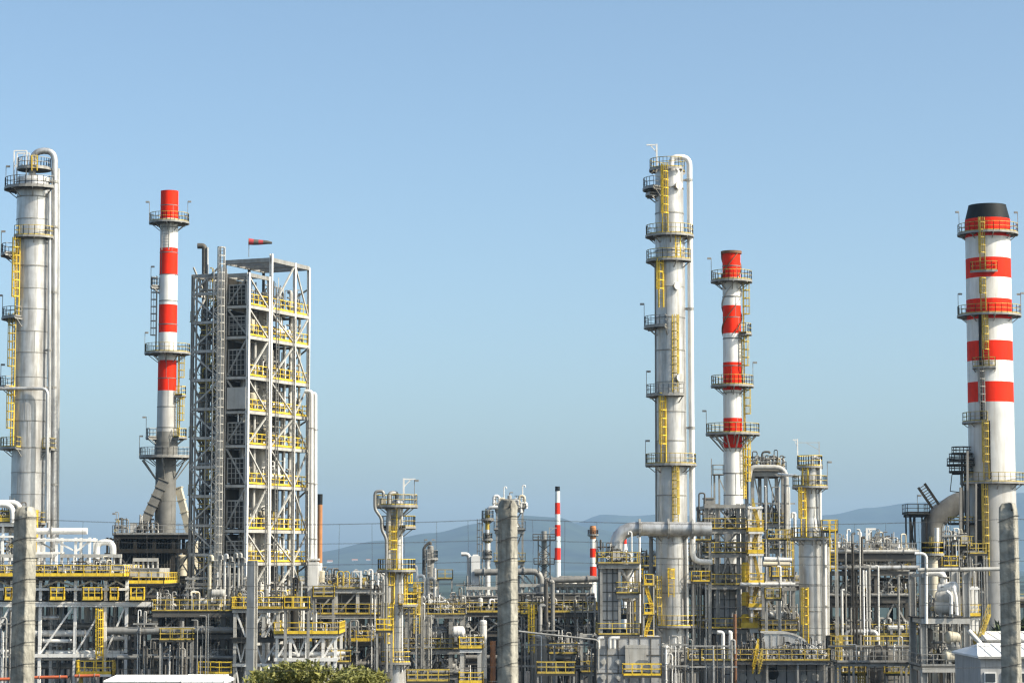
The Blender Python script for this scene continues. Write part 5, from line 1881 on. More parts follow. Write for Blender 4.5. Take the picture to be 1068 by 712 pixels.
drum('lowest white exchanger drum on the portal frame deck', P3(978, 633, D, .6), P3(996, 632, D, 0), .7, 'pale', saddle=.35, bands=2, nozz=1)
run_pipe('white pipe pair legs before portal exchangers', [P3(992, 640, D, -.9), P3(992, 620, D, -.9), P3(987, 616, D, -.9)], .16, 'white', flanges=[.5])
run_pipe('white leg pipe right of portal exchangers', [P3(998, 641, D, -.7), P3(997, 622, D, -.7), P3(994, 612, D, -.7)], .16, 'white', flanges=[.5])
drum('upper beige drum between portal frame posts', P3(989, 664, D, 0), P3(998, 664.5, D, .3), .6, 'beige', saddle=.3, bands=2, nozz=1)
drum('middle beige drum between portal frame posts', P3(992, 674, D, .3), P3(999, 674.5, D, .3), .5, 'pale', saddle=.3, bands=2, nozz=1)
drum('lower beige drum between portal frame posts', P3(986, 684, D, 0), P3(1000, 684, D, .3), .6, 'beige', saddle=.3, bands=2, nozz=1)
pot('mid grey upright vessel between portal frame posts', P(972, 712, D).x, D + 3, P(972, 694, D).z, P(972, 655, D).z - P(972, 694, D).z, .7, 'mid', group=None)
clutter(R12, 2, ['m', 'm', 'm'], 'lower deck front edge of portal frame', (966, 1004), (.1, .3))
clutter(R12, 1, ['v', 'g', 'v'], 'portal frame deck', (966, 978), (0, .4), scale=.9)
clutter(R12, 2, ['v', 'v', 'p', 'v'], 'lower deck of portal frame', (966, 1004), (.3, .7), scale=.9)
run_pipe('white strut pipe sloping down right of portal frame', [P3(1010, 657, D, -1), P3(1024, 672, D, -1), P3(1024, 700, D, -1)], .22, 'white', bend=.4)
R13 = rack('white_post_platform', 'single yellow railed platform on white posts beside the right fence post', 'platform', [1011, 1019], 650, 238, 2, [dict(py=611, beam=.2), dict(py=642, deck=1, rail='yellow', toe=.3, beam=.25)], 'white', .26, short='white platform')
T = Thing('stair_tower', 'yellow zigzag stair between portal frame and right fence post', 'stair', P(1020, 712, 237))
stair('x', P(1011, 700, 236), P(1032, 640, 236), .9, 'ochre', T=T)
stair('x', P(1032, 700, 238), P(1016, 668, 238), .9, 'ochre', T=T)
# ================================================================== LEFT COOLER RACK
D = 246
S = rack('cooler_rack', 'long white left rack with bright yellow walkway over trussed legs', 'pipe rack', [-14, 12, 42, 78.5, 110, 132], 640, D, 12,
         [dict(py=600.5, deck=1, rail='yellow', toe=.32, beam=.3, bmat='mid', over=1.2, rr=.07, rail_px=(-20, 130.5)), dict(py=611.5, beam=.25), dict(py=626, deck=1, rail=None, beam=.5, bmat='white', rx=(-14, 158), over=.2), dict(py=680, beam=.35, bmat='white')], 'white', .3,
         braces=[(i, 0, '^', 'beige') for i in range(5)] + [(0, 2, '/'), (2, 2, '/', 'white'), (3, 2, '/', 'white'), (4, 2, '/', 'white'), (1, 3, '^')], short='left cooler rack', rows=3)
for i, (a, b) in enumerate(((7, 14), (54, 68), (88, 107), (116, 124), (137, 151))):
    T = Thing('railed_balcony', f"small yellow railed balcony on white beam of left rack, {nth(i, 5)}", 'balcony', P(a, 626, D - .7), group='small yellow balconies on the left rack')
    x0, x1 = P(a, 626, D).x, P(b, 626, D).x
    z_ = P(a, 625.5, D).z
    mb = MB()
    mb.box(((x0 + x1) / 2, D - .7, z_ + .06), (x1 - x0, 1.0, .1))
    o = T.part('deck', mb, 'ochre')
    rb = MB()
    rail(rb, [(x0, D - .2, z_ + .1), (x0, D - 1.15, z_ + .1), (x1, D - 1.15, z_ + .1), (x1, D - .2, z_ + .1)], toe=.28, r=.09, post=.6, h=1.2)
    T.part('handrail', rb, 'yellow', parent=o)
fin_fan('grey air cooler bank on top of left rack, left half', (-16, 56), 588, 596, D + .6, 10, 'pale', 5, legs=1.0)
fin_fan('grey air cooler bank on top of left rack, right half', (60, 128), 588, 596, D + .6, 10, 'pale', 5, legs=1.0)
S2 = rack('cooler_rack', 'short lower rack with yellow walkway at right end of left cooler rack', 'pipe rack', [136, 152, 168], 640, D + 1.5, 10,
          [dict(py=608, deck=1, rail='yellow', toe=.32, beam=.3, bmat='mid', over=.8, rr=.07), dict(py=619, beam=.25), dict(py=640, beam=.3)], 'mid', .3, braces=[(0, 0, '^', 'beige'), (1, 0, '^', 'beige'), (0, 2, '/')], short='short cooler rack')
fin_fan('small grey air cooler on the short rack left of steel tower', (136, 166), 592, 602, D + 2.5, 8, 'pale', 3, legs=.8)
clutter(S, 0, ['v', 'g', 'v', 't', 'v', 'v', 'g', 'v', 'v', 'b', 'v', 'g', 'v'], 'yellow walkway of left cooler rack', (-10, 130), (-.07, -.05), scale=.75)
clutter(S, 2, ['p', 'v', 'v', 'd', 'v', 'p', 'v', 'g', 'd', 'v', 'v', 'p', 'v', 'g', 'v'], 'white beam level of left cooler rack', (-10, 155), (.1, .7), scale=1.1)
clutter(S, 3, ['v', 'm', 'p', 'm', 'd', 'v', 'm', 'g', 'm', 'p', 'm'], 'bottom level of left cooler rack', (-10, 132), (.1, .6), scale=1.2)
clutter(S2, 2, ['m', 'p', 'm', 'v'], 'bottom level of short cooler rack', (137, 166), (.0, .5))
# frame and pipes above
D2 = 254
R20 = rack('pipe_trestle', 'white braced trestle carrying thick pipe above left cooler rack', 'trestle', [40, 59, 79, 93.5], 570, D2, 3, [dict(py=560, beam=.3), dict(py=574, beam=.22, rx=(40, 59))], 'white', .26, braces=[(0, 0, '\\', 'galv'), (1, 0, '\\', 'white'), (2, 0, '/', 'white')], short='white trestle')
run_pipe('thick white pipe end lying on the white trestle beside tall left column', [P3(38, 553.5, D2, 1), P3(91, 553.5, D2, 1)], .36, 'white', flanges=[.3], straps=3)
run_pipe('thick grey pipe passing behind left fence post at column foot', [P3(-12, 552, D2, .5), P3(34, 552, D2, .5)], .36, 'pale', flanges=[.5])
R21 = rack('loop_platform', 'yellow railed platform with white looped pipes at left picture edge', 'platform', [-10, 3, 19], 560, D2 - 2, 3.5, [dict(py=543.5, deck=1, rail='yellow', toe=.4), dict(py=557, beam=.2), dict(py=580, beam=.3)], 'white', .24, short='loop platform')
run_pipe('white looped pipe above yellow platform at left edge, larger loop', [P3(-12, 526, D2, -2.6), P3(13, 526, D2, -2.6), P3(13.5, 545, D2, -2.6)], .3, 'white', bend=.9)
run_pipe('white looped pipe above yellow platform at left edge, outer loop', [P3(-12, 524, D2, -1.2), P3(20.5, 524, D2, -1.2), P3(21, 552, D2, -1.2)], .33, 'cladw', bend=.9)
clutter(R21, 0, ['v', 'p', 'v'], 'yellow loop platform at left edge', (-5, 18), (.2, .7))
clutter(R21, 2, ['p', 'v', 'p', 'v'], 'bottom level of loop platform at left edge', (-5, 30), (.0, .7))
run_pipe('fat pale gooseneck pipe right of the white trestle', [P3(101, 590, D2, 2), P3(101, 565, D2, 2), P3(118, 565, D2, 2), P3(118, 580, D2, 2)], .34, 'cladw', bend=1.6, flanges=[.3])
R22 = rack('support_structure', 'small dark steel frame over fat gooseneck left of slim chimney base', 'steel frame', [112, 120], 570, D2 + 3, 2, [dict(py=560, beam=.2), dict(py=575, beam=.25)], 'dark', .22, short='small dark frame')
# pipes below the white beam
for i, (px0, px1, q, r, m_, dy) in enumerate(((36, 94, 660, .34, 'cladw', 1), (42, 75, 668, .2, 'white', .6), (48, 133, 680.5, .28, 'white', 1.2), (108, 136, 665, .26, 'white', 1.5), (40, 62, 643.5, .22, 'clad', .6), (-10, 14, 679, .2, 'white', 1), (36, 110, 687, .14, 'pale', 2), (-10, 50, 650, .3, 'cladd', 4), (60, 160, 652, .32, 'cladd', 5), (-10, 160, 672, .35, 'cladd', 7), (-10, 160, 694, .35, 'cladd', 7))):
    run_pipe(f"{size_word(r)} {COLN[m_]} pipe under left rack, {ORD[sorted([660, 668, 680.5, 665, 643.5, 679, 687, 650, 652, 672, 694]).index(q)]} from the top", [P3(px0, q, D, dy), P3(px1, q, D, dy)], r, m_, flanges=[.1, .92], straps=3, group='pipes under the left rack')
for i, (px0, px1, q) in enumerate(((-8, 18, 708), (34, 70, 706), (78, 104, 704.5))):
    run_pipe(f"orange red fire water pipe near the ground at lower left, {nth(i, 3)}", [P3(px0, q, D, -3), P3(px1, q - .6, D, -3)], .16, 'pred', flanges=[.2, .8])
T = Thing('railed_balcony', 'bright yellow railed platform with white edge hanging low at bottom left', 'balcony', P(98, 703, D - 1))
x0, x1, z_ = P(81, 703, D - 1).x, P(118, 703, D - 1).x, P(98, 703.5, D - 1).z
mb = MB()
mb.box(((x0 + x1) / 2, D - 1, z_), (x1 - x0, 2.2, .12))
mb.box(((x0 + x1) / 2, D - 2.13, z_), (x1 - x0, .06, .24))
o = T.part('deck', mb, 'white')
rb = MB()
rail(rb, [(x0, D + .1, z_), (x0, D - 2.1, z_), (x1, D - 2.1, z_), (x1, D + .1, z_)], toe=.42, r=.1, post=.8, h=1.45)
T.part('handrail', rb, 'yellow', parent=o)
mb = MB()
mb.bar((x0 + .3, D - .8, 0), (x0 + .3, D - .8, z_ - .07), .4)
T.part('support_post', mb, 'ochre')
ladder(T, (P(104, 700, D - .4).x, D - .4, z_), (P(104, 640, D - .4).x, D - .4, P(104, 634, D - .4).z), (0, -1, 0), w=.7)

# ================================================================== DARK MIDDLE RACK (left of and under the tower)
D = 243
R30 = rack('pipe_rack', 'dim grey pipe rack with ochre rail in front of steel tower foot', 'pipe rack', [162, 190, 205, 233, 242], 660, D, 10,
           [dict(py=636.5, deck=1, rail='ochre', toe=.2, beam=.5, bmat='mid', dmat='dark'), dict(py=660, beam=.45, deck=1, dmat='dark'), dict(py=687, beam=.4)], 'mid', .5,
           braces=[(0, 1, '/'), (1, 1, '\\'), (2, 1, '/'), (0, 0, '/')], short='dim rack', rows=3)
clutter(R30, 0, ['g', 'v', 't', 'g', 'p', 't', 'v', 'g', 'd', 't', 'g', 'v', 't', 'g'], 'ochre railed rack before tower foot', (163, 242), (0, .5))
clutter(R30, 1, ['v', 'p', 'v', 'd', 'p', 'v', 'g', 'v'], 'middle level of dim rack before tower foot', (163, 240), (0, .5))
clutter(R30, 2, ['m', 'v', 'm', 'p', 'm', 'd', 'm', 'v'], 'bottom level of dim rack before tower foot', (163, 242), (0, .4))
rack_pipes(R30, 1, [(-.06, .34, 'cladd'), (.2, .25, 'mid'), (.6, .35, 'cladd')], 'the middle level', px=(120, 250))
rack_pipes(R30, 2, [(-.06, .2, 'cladd'), (.3, .3, 'mid'), (.7, .35, 'cladd')], 'the bottom level', px=(120, 250))
run_pipe('long grey pipe under white left beam ending in white elbows', [P3(112, 657.5, D, -1), P3(182, 657.5, D, -1)], .38, 'cladd', flanges=[.5], straps=3)
drum('thick white ended drum lying before tower foot on ochre railed rack', P3(222, 618.5, D, .6), P3(233, 618.5, D, .6), .42, 'pale', saddle=.5)
R31 = rack('header_frame', 'white topped manifold of thin upright pipes before tower foot', 'manifold', [196, 218, 238, 252], 600, D + 1.5, 4, [dict(py=600.5, beam=.2), dict(py=611, beam=.14)], 'galv', .2, short='header frame')
for i, (px, q, m_) in enumerate(((218, 580, 'beige'), (228.5, 579, 'galv'), (234, 578, 'cladw'), (239, 581, 'galv'), (244, 577, 'galv'), (248.5, 577, 'pale'), (252, 582, 'galv'))):
    c = P(px, 636.5, D + 1)
    goose(f"{COLN[m_]} hooked standpipe on header frame before tower foot, {nth(i, 7)}", c.x, c.y, c.z, P(px, q, D + 1).z - c.z, .12 if i else .2, (.8, -.6, 0), m_, drop=.4, out=.35, group='hooked standpipes before the tower foot')
# tall square light steel post
T = Thing('steel_post', 'tall lone pale steel post standing in front of the tower foot', 'post', (P(263.5, 712, 236).x, 236, 0))
mb = MB()
p_ = P(263.5, 585, 236)
mb.ibeam((p_.x, 236, 0), p_, .8, .8, up=(.35, 1, 0))
T.part('shaft', mb, 'pale')
mb = MB()
mb.box((p_.x, 236, p_.z + .04), (.9, .9, .08))
T.part('cap_plate', mb, 'galv')
# braced racks right of that post
D = 240
R32 = rack('braced_rack', 'white zigzag braced rack between lone pale post and steel tower foot', 'pipe rack', [245, 258, 275, 290], 660, D, 8,
           [dict(py=634, deck=1, rail='yellow', beam=.3, toe=.2), dict(py=664, beam=.4, bmat='mid', deck=1), dict(py=690, beam=.3, bmat='white')], 'pale', .3, braces=[(0, 0, '\\', 'white'), (1, 0, '/', 'white'), (2, 0, 'x', 'white'), (0, 1, 'v', 'white'), (1, 1, '^', 'white'), (2, 1, '/', 'white'), (0, 2, 'x', 'white'), (2, 2, '\\', 'white')], short='zigzag rack')
clutter(R32, 0, ['v', 'g', 'v', 'p', 'v'], 'top of zigzag braced rack', (246, 290), (0, .5))
clutter(R32, 1, ['v', 'v', 'p', 'g', 'v'], 'middle of zigzag braced rack', (246, 290), (0, .5))
R33 = rack('braced_rack', 'white trussed rack with yellow walkway right of steel tower foot', 'pipe rack', [289, 303, 320, 337, 350], 660, D - 1, 8,
           [dict(py=660.5, deck=1, rail='yellow', beam=.3, toe=.3), dict(py=684, beam=.35, bmat='white')], 'white', .28, braces=[(0, 0, '/'), (1, 0, 'v'), (2, 0, '/'), (3, 0, '/'), (0, 1, '/'), (2, 1, '/'), (3, 1, '/')], short='white truss rack')
rack_pipes(R33, 1, [(.05, .22, 'white'), (.3, .22, 'white'), (.6, .3, 'cladd')], 'the lower level')
clutter(R33, 1, ['p', 'v', 'v', 'd', 'v'], 'lower level of white trussed rack', (292, 350), (.2, .6))
clutter(R33, 0, ['v', 'v'], 'yellow walkway of white trussed rack', (300, 345), (.2, .6))
run_pipe('bent black pipe arching down beside tower foot', [P3(296, 628, D, 1), P3(303, 622, D, 1), P3(307, 632, D, 1), P3(307, 660, D, 1)], .4, 'dark', bend=1.0)

# ================================================================== COOLER RACK RIGHT OF THE TOWER
D = 262
R40 = rack('cooler_rack', 'grey cooler rack with ochre rails between steel tower and laddered column', 'pipe rack', [328, 350.5, 373, 394], 640, D, 10,
           [dict(py=613, deck=1, rail='ochre', beam=.4, dmat='mid', rail_px=(352, 378)), dict(py=640, deck=1, rail='ochre', beam=.35, toe=.3), dict(py=667.5, deck=1, rail='yellow', beam=.45, toe=.35, over=2.5), dict(py=695, beam=.4, deck=1, dmat='dark')], 'pale', .36, braces=[(0, 2, '/', 'mid'), (1, 2, '/', 'mid'), (2, 2, '/', 'mid'), (0, 0, '/', 'galv'), (1, 0, '/', 'galv')], short='tower side rack', rows=3)
fin_fan('long grey cooler box between steel tower and laddered column', (326, 402), 619, 629, D + .8, 7, 'mid', 5, legs=1.2)
clutter(R40, 0, ['p', 'v', 'd', 'g', 'v', 't', 'v'], 'top of rack right of steel tower', (330, 393), (.0, .4))
clutter(R40, 1, ['v', 'p', 'v', 'g', 'v', 'v', 'p', 'v'], 'middle of rack right of steel tower', (330, 393), (0, .6))
clutter(R40, 2, ['v', 'v', 'p', 'v', 'v', 'g', 'v'], 'yellow level of rack right of tower', (330, 393), (-.1, .4))
clutter(R40, 3, ['p', 'v', 'd', 'v', 'p', 'v'], 'bottom level of rack right of steel tower', (350, 393), (0, .6))
rack_pipes(R40, 2, [(.3, .3, 'cladd'), (.6, .26, 'mid')], 'the yellow railed level')
rack_pipes(R40, 3, [(0, .3, 'cladd'), (.5, .35, 'mid')], 'the bottom level')
T = Thing('lifting_frame', 'yellow hooped frame with white post on rack right of tower', 'davit', P(358, 612, D))
for px in (355, 361):
    mb = MB()
    c = P(px, 611, D - .5)
    mb.pipe([c - Vector((.35, 0, 0)), c + Vector((-.35, 0, 1.6)), c + Vector((.35, 0, 1.6)), c + Vector((.35, 0, 0))], .07, .35, 6)
    T.part('hoop', mb, 'ochre')
gallows(T, P(376.5, 613, D - .6), 1.9, .9, 'white', (-1, 0, 0), .16)
mb = MB()
c = P(326.5, 640, D + 2)
mb.box((c.x, D + 2, P(326, 607, D + 2).z), (1.1, 2, 4.5))
mb.box((c.x, D + 2, P(326, 583, D + 2).z), (1.25, 2.2, .2))
solo('upright_box', 'pale upright casing standing right beneath flank pipes of tower', 'casing', mb, 'cladw', (c.x, D + 2, P(326, 630, D).z))

# rack right of laddered column
D = 256
R41 = rack('drum_rack', 'grey steel rack holding a long drum right of laddered column', 'pipe rack', [424, 444, 470, 482], 690, D, 9,
           [dict(py=640, deck='front', rail='ochre', beam=.3), dict(py=676, deck=1, rail='ochre', beam=.45), dict(py=703, beam=.4, deck=1, dmat='dark')], 'galv', .42, braces=[(0, 1, '\\'), (1, 1, '^'), (2, 1, '/')], short='drum rack', rows=3)
drum('long silver drum lying on grey rack right of laddered column', P3(430, 661, D, 1), P3(481, 660, D, 1), .72, 'cladd', bands=4, nozz=3, saddle=.5, head=.7)
drum('short white drum with flanged end right of laddered column', P3(474, 658.5, D, -1), P3(482, 658.5, D, -1), .6, 'white', bands=1, nozz=1, saddle=.4)
clutter(R41, 1, ['v', 'g', 'v', 'v', 'p', 'v', 'g', 'v'], 'drum rack deck right of laddered column', (426, 480), (-.03, .05))
clutter(R41, 0, ['g', 'v', 'p', 'v', 'g', 'v'], 'upper walkway of drum rack', (426, 480), (.0, .1))
clutter(R41, 2, ['v', 'p', 'v', 'd', 'v'], 'bottom level of drum rack', (428, 480), (0, .5))
rack_pipes(R41, 2, [(0, .26, 'cladd'), (.5, .3, 'mid')], 'the bottom level')
R42 = rack('yellow_platform_tower', 'white legged tower with two bright yellow railed platforms left of middle post', 'steel tower', [482, 500], 690, D - 8, 3.5,
           [dict(py=675.5, deck=1, rail='yellow', beam=.3, bmat='white', toe=.3, rr=.08), dict(py=712, deck=1, rail='yellow', bmat='yellow', beam=.5, toe=.32, rr=.09)], 'pale', .4, short='yellow platform tower')
clutter(R42, 0, ['v', 'v'], 'upper platform of white legged tower', (483, 499), (.2, .6))
pot('pale slender vessel with capped top left of middle post', P(504, 690, D - 4).x, D - 4, P(504, 690, D - 4).z - 2, P(504, 646, D - 4).z - P(504, 690, D - 4).z + 2, .38, 'cladw', group=None, legs=.2)
run_pipe('rusty brown upright pipe just left of middle concrete post', [P3(514, 715, D, -6), P3(514, 668, D, -6)], .3, 'rust', flanges=[.5], name='riser_pipe')

# ================================================================== MIDDLE COOLER RACK
D = 270
R50 = rack('cooler_rack', 'long dim cooler rack with ochre rails across picture centre behind middle post', 'pipe rack', [481, 506, 530, 560, 592, 620], 640, D, 11,
           [dict(py=638, deck=1, rail='ochre', beam=.4, toe=.35), dict(py=657.5, deck=1, rail=None, beam=.5), dict(py=688, beam=.4, deck=1, dmat='dark')], 'mid', .4, braces=[(i, 0, 'x' if i % 2 else 'v', 'galv') for i in range(5)], short='middle cooler rack', rows=3)
fin_fan('long dark cooler box left of middle post', (484, 536), 621, 629, D + .8, 8, 'mid', 4, legs=1.2)
fin_fan('long dark cooler box right of middle post', (540, 620), 618, 626, D + .8, 8, 'mid', 5, legs=1.6)
clutter(R50, 0, ['g', 'v', 'p', 'v', 'g', 'v', 'v', 'p', 'v', 'g', 'v', 'v', 'v', 'p', 'v', 'g'], 'ochre walkway of middle cooler rack', (483, 618), (-.04, .0), scale=.9)
clutter(R50, 1, ['v', 'p', 'g', 'v', 'v', 'v', 'p', 'v', 'v', 'g', 'v', 'v', 'v', 'p', 'v', 'v'], 'lower level of middle cooler rack', (483, 618), (-.03, .3))
clutter(R50, 2, ['p', 'v', 'd', 'v', 'p', 'v', 'd', 'v'], 'bottom level of middle cooler rack', (483, 618), (0, .3))
rack_pipes(R50, 1, [(.3, .3, 'cladd'), (.6, .35, 'mid')], 'the lower level')
rack_pipes(R50, 2, [(0, .3, 'cladd'), (.5, .35, 'mid')], 'the bottom level')
run_pipe('long grey pipe topping middle cooler rack toward small heater', [P3(570, 605, D, .5), P3(624, 603.5, D, .5)], .36, 'cladd', flanges=[.1, .8], straps=2.5)
for i, (px, q, dx) in enumerate(((563.5, 631, 6), (569.5, 605, 2), (576.5, 606, -3))):
    c = P(px, 655, D - 1)
    run_pipe(f"grey bent riser right of middle post, {nth(i, 3)}", [P(px, 655, D - 1), P(px, q, D - 1), P(px + dx, q, D - 1)], .24, ['pale', 'mid', 'cladd'][i], flanges=[.5], name='riser_pipe')
for i, px in enumerate((583, 590, 598, 606, 613)):
    c = P(px, 618, D + 2)
    pot(f"pale rounded fan motor hood over middle cooler rack, {nth(i, 5)}", c.x, c.y, c.z, 1.5, .5, ['pale', 'cladw', 'white'][i % 3], 'motor hood', 'motor_hood', 'fan motor hoods over the middle cooler rack', legs=.3)
pot('broad grey tank column right of middle post bottom', P(564, 712, D - 5).x, D - 5, 0, P(564, 661, D - 5).z, 1.15, 'cladd', 'tank', 'storage_tank', None, legs=.1)
R51 = rack('x_braced_stand', 'X braced steel stand with ochre railed top right of middle post', 'steel frame', [577, 598], 690, D - 14, 3, [dict(py=681, deck=1, rail='ochre', beam=.3, toe=.3, rail_px=(572, 602))], 'galv', .3, braces=[(0, 0, 'x', 'galv')], short='X braced stand')
clutter(R51, 0, ['v', 'v', 'v', 'p'], 'X braced stand', (576, 598), (.2, .6))
R52 = rack('small_stand', 'small ochre railed stand left of low heater with burner ports', 'steel frame', [607, 622], 700, D - 16, 2.5, [dict(py=660, beam=.25), dict(py=700, deck=1, rail='ochre', beam=.3, toe=.25)], 'pale', .3, short='small stand')
clutter(R52, 1, ['v', 'p', 'v'], 'small ochre railed stand', (608, 621), (.2, .6))
run_pipe('thin pale handrail pipe sloping right in front of middle rack', [P(541, 658, 236), P(624, 667, 236), P(624, 700, 236)], .1, 'galv', bend=.4)

# between heater and centre column, and centre column and heater frame
D = 272
R60 = rack('pipe_rack', 'crowded rear pipe rack on both sides of the centre column', 'pipe rack', [662, 682, 716, 742], 640, D, 9,
           [dict(py=590, deck='front', rail='ochre', beam=.4), dict(py=615, beam=.4, deck=1, dmat='dark'), dict(py=655, deck=1, rail='yellow', beam=.4, toe=.3), dict(py=684, deck=1, dmat='dark', rail='ochre')], 'mid', .36, braces=[(2, 1, '\\', 'galv'), (0, 1, 'x'), (2, 0, '/')], short='rear rack', rows=3)
clutter(R60, 0, ['v', 'g', 'v', 'p', 'v', 'v', 'v', 'g', 'v'], 'top of rear rack by centre column', (663, 742), (0, .3))
clutter(R60, 1, ['v', 'p', 'v', 'd', 'v', 'v', 'p', 'v'], 'second level of rear rack by centre column', (663, 742), (0, .3))
clutter(R60, 2, ['v', 'g', 'v', 'p', 'v', 'v', 'v', 'p'], 'yellow level of rear rack by centre column', (663, 742), (0, .3))
clutter(R60, 3, ['p', 'v', 'v', 'd', 'v', 'v', 'p'], 'bottom level of rear rack by centre column', (663, 742), (0, .3))
rack_pipes(R60, 1, [(0, .3, 'pale'), (.3, .25, 'cladd'), (.7, .3, 'mid')], 'the second level')
rack_pipes(R60, 2, [(.3, .3, 'cladd')], 'the yellow level')
R61 = rack('guard_frame', 'pale pipe guard frame round foot of the centre column', 'guard frame', [702, 716, 728], 690, 243, 4, [dict(py=676, beam=.2), dict(py=698, beam=.2, deck=1)], 'pale', .16, short='guard frame')
clutter(R61, 1, ['v', 'g', 'v', 'd', 'v'], 'guard frame at centre column foot', (703, 728), (.1, .6))
run_pipe('thick pale pipe bent down left of centre column foot', [P(684, 672.5, 244), P(696.5, 672.5, 244), P(696.5, 715, 244)], .2, 'white', flanges=[1.5])

# rearmost full width racks that close the view between everything
D = 305
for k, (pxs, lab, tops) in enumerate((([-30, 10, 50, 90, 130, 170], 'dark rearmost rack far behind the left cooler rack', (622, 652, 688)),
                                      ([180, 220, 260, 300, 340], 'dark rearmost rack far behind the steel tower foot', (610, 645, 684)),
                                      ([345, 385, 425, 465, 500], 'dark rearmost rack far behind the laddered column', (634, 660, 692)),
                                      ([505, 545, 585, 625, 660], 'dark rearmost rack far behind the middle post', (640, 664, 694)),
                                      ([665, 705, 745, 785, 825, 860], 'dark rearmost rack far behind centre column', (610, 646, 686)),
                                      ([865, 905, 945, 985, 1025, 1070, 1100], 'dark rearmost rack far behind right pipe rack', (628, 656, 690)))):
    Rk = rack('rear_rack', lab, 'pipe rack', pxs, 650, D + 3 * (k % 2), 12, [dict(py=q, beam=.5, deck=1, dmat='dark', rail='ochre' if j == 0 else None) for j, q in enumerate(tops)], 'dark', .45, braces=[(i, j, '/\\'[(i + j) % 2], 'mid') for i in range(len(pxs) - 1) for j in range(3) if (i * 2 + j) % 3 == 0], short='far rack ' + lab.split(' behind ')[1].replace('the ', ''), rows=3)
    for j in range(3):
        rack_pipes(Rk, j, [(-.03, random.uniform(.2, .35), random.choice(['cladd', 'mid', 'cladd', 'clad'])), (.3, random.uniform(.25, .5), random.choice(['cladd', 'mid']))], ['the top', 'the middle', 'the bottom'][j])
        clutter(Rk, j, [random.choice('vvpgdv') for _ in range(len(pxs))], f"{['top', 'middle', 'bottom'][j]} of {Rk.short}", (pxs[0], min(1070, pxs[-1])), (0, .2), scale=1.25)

# ================================================================== access platforms and riser banks scattered through the plant
for px0, px1, py, D_, m_, lab in (
        (296, 322, 634, 236, 'yellow', 'yellow railed access platform before steel tower foot, right of lone post'),
        (345, 365, 690, 240, 'ochre', 'access platform low behind right end of bush'),
        (425, 441, 618, 252, 'ochre', 'access platform high just right of laddered column'),
        (456, 472, 603, 300, 'ochre', 'far access platform right of small grey column'),
        (543, 560, 640, 262, 'yellow', 'yellow access platform just right of middle post'),
        (654, 671, 604, 250, 'yellow', 'yellow access platform between small heater and centre column'),
        (704, 735, 642, 262, 'yellow', 'yellow access platform right behind centre column foot'),
        (724, 742, 563, 258, 'ochre', 'highest access platform between centre column and straked chimney'),
        (722, 741, 606, 255, 'yellow', 'lower access platform between centre column and straked chimney'),
        (801, 829, 562, 276, 'ochre', 'upper access platform behind loop frame left of stepped column'),
        (804, 828, 601, 266, 'yellow', 'middle access platform left of stepped column'),
        (799, 815, 624, 252, 'ochre', 'lower access platform left of stepped column'),
        (858, 874, 553, 250, 'yellow', 'access platform at the waist of stepped column, right side'),
        (868, 890, 674, 250, 'ochre', 'access platform low at left end of right pipe rack'),
        (902, 950, 674, 254, 'ochre', 'long access platform low across right pipe rack'),
        (924, 950, 702, 242, 'yellow', 'lowest access platform left of portal frame'),
        (878, 904, 702, 240, 'ochre', 'lowest access platform right of stepped column foot'),
        (1011, 1030, 577, 262, 'ochre', 'access platform at foot of big right chimney'),
        (984, 1000, 590, 262, 'yellow', 'yellow access platform right of yellow topped column'),
        (650, 690, 704, 238, 'yellow', 'bottom access platform before low heater burner ports'),
        (560, 600, 702, 239, 'ochre', 'bottom access platform under X braced stand'),
        (424, 468, 710, 238, 'ochre', 'bottom access platform right of laddered column foot'),
        (392, 409, 657, 240, 'yellow', 'access platform low just left of laddered column'),
        (166, 200, 667, 238, 'ochre', 'access platform low before dim rack, left of tower'),
        (206, 240, 702, 238, 'yellow', 'bottom access platform before dim rack by white hut'),
        (326, 348, 622, 254, 'ochre', 'access platform beneath flank pipes of steel tower')):
    access_platform(lab, px0, px1, py, D_, 1.6, m_)
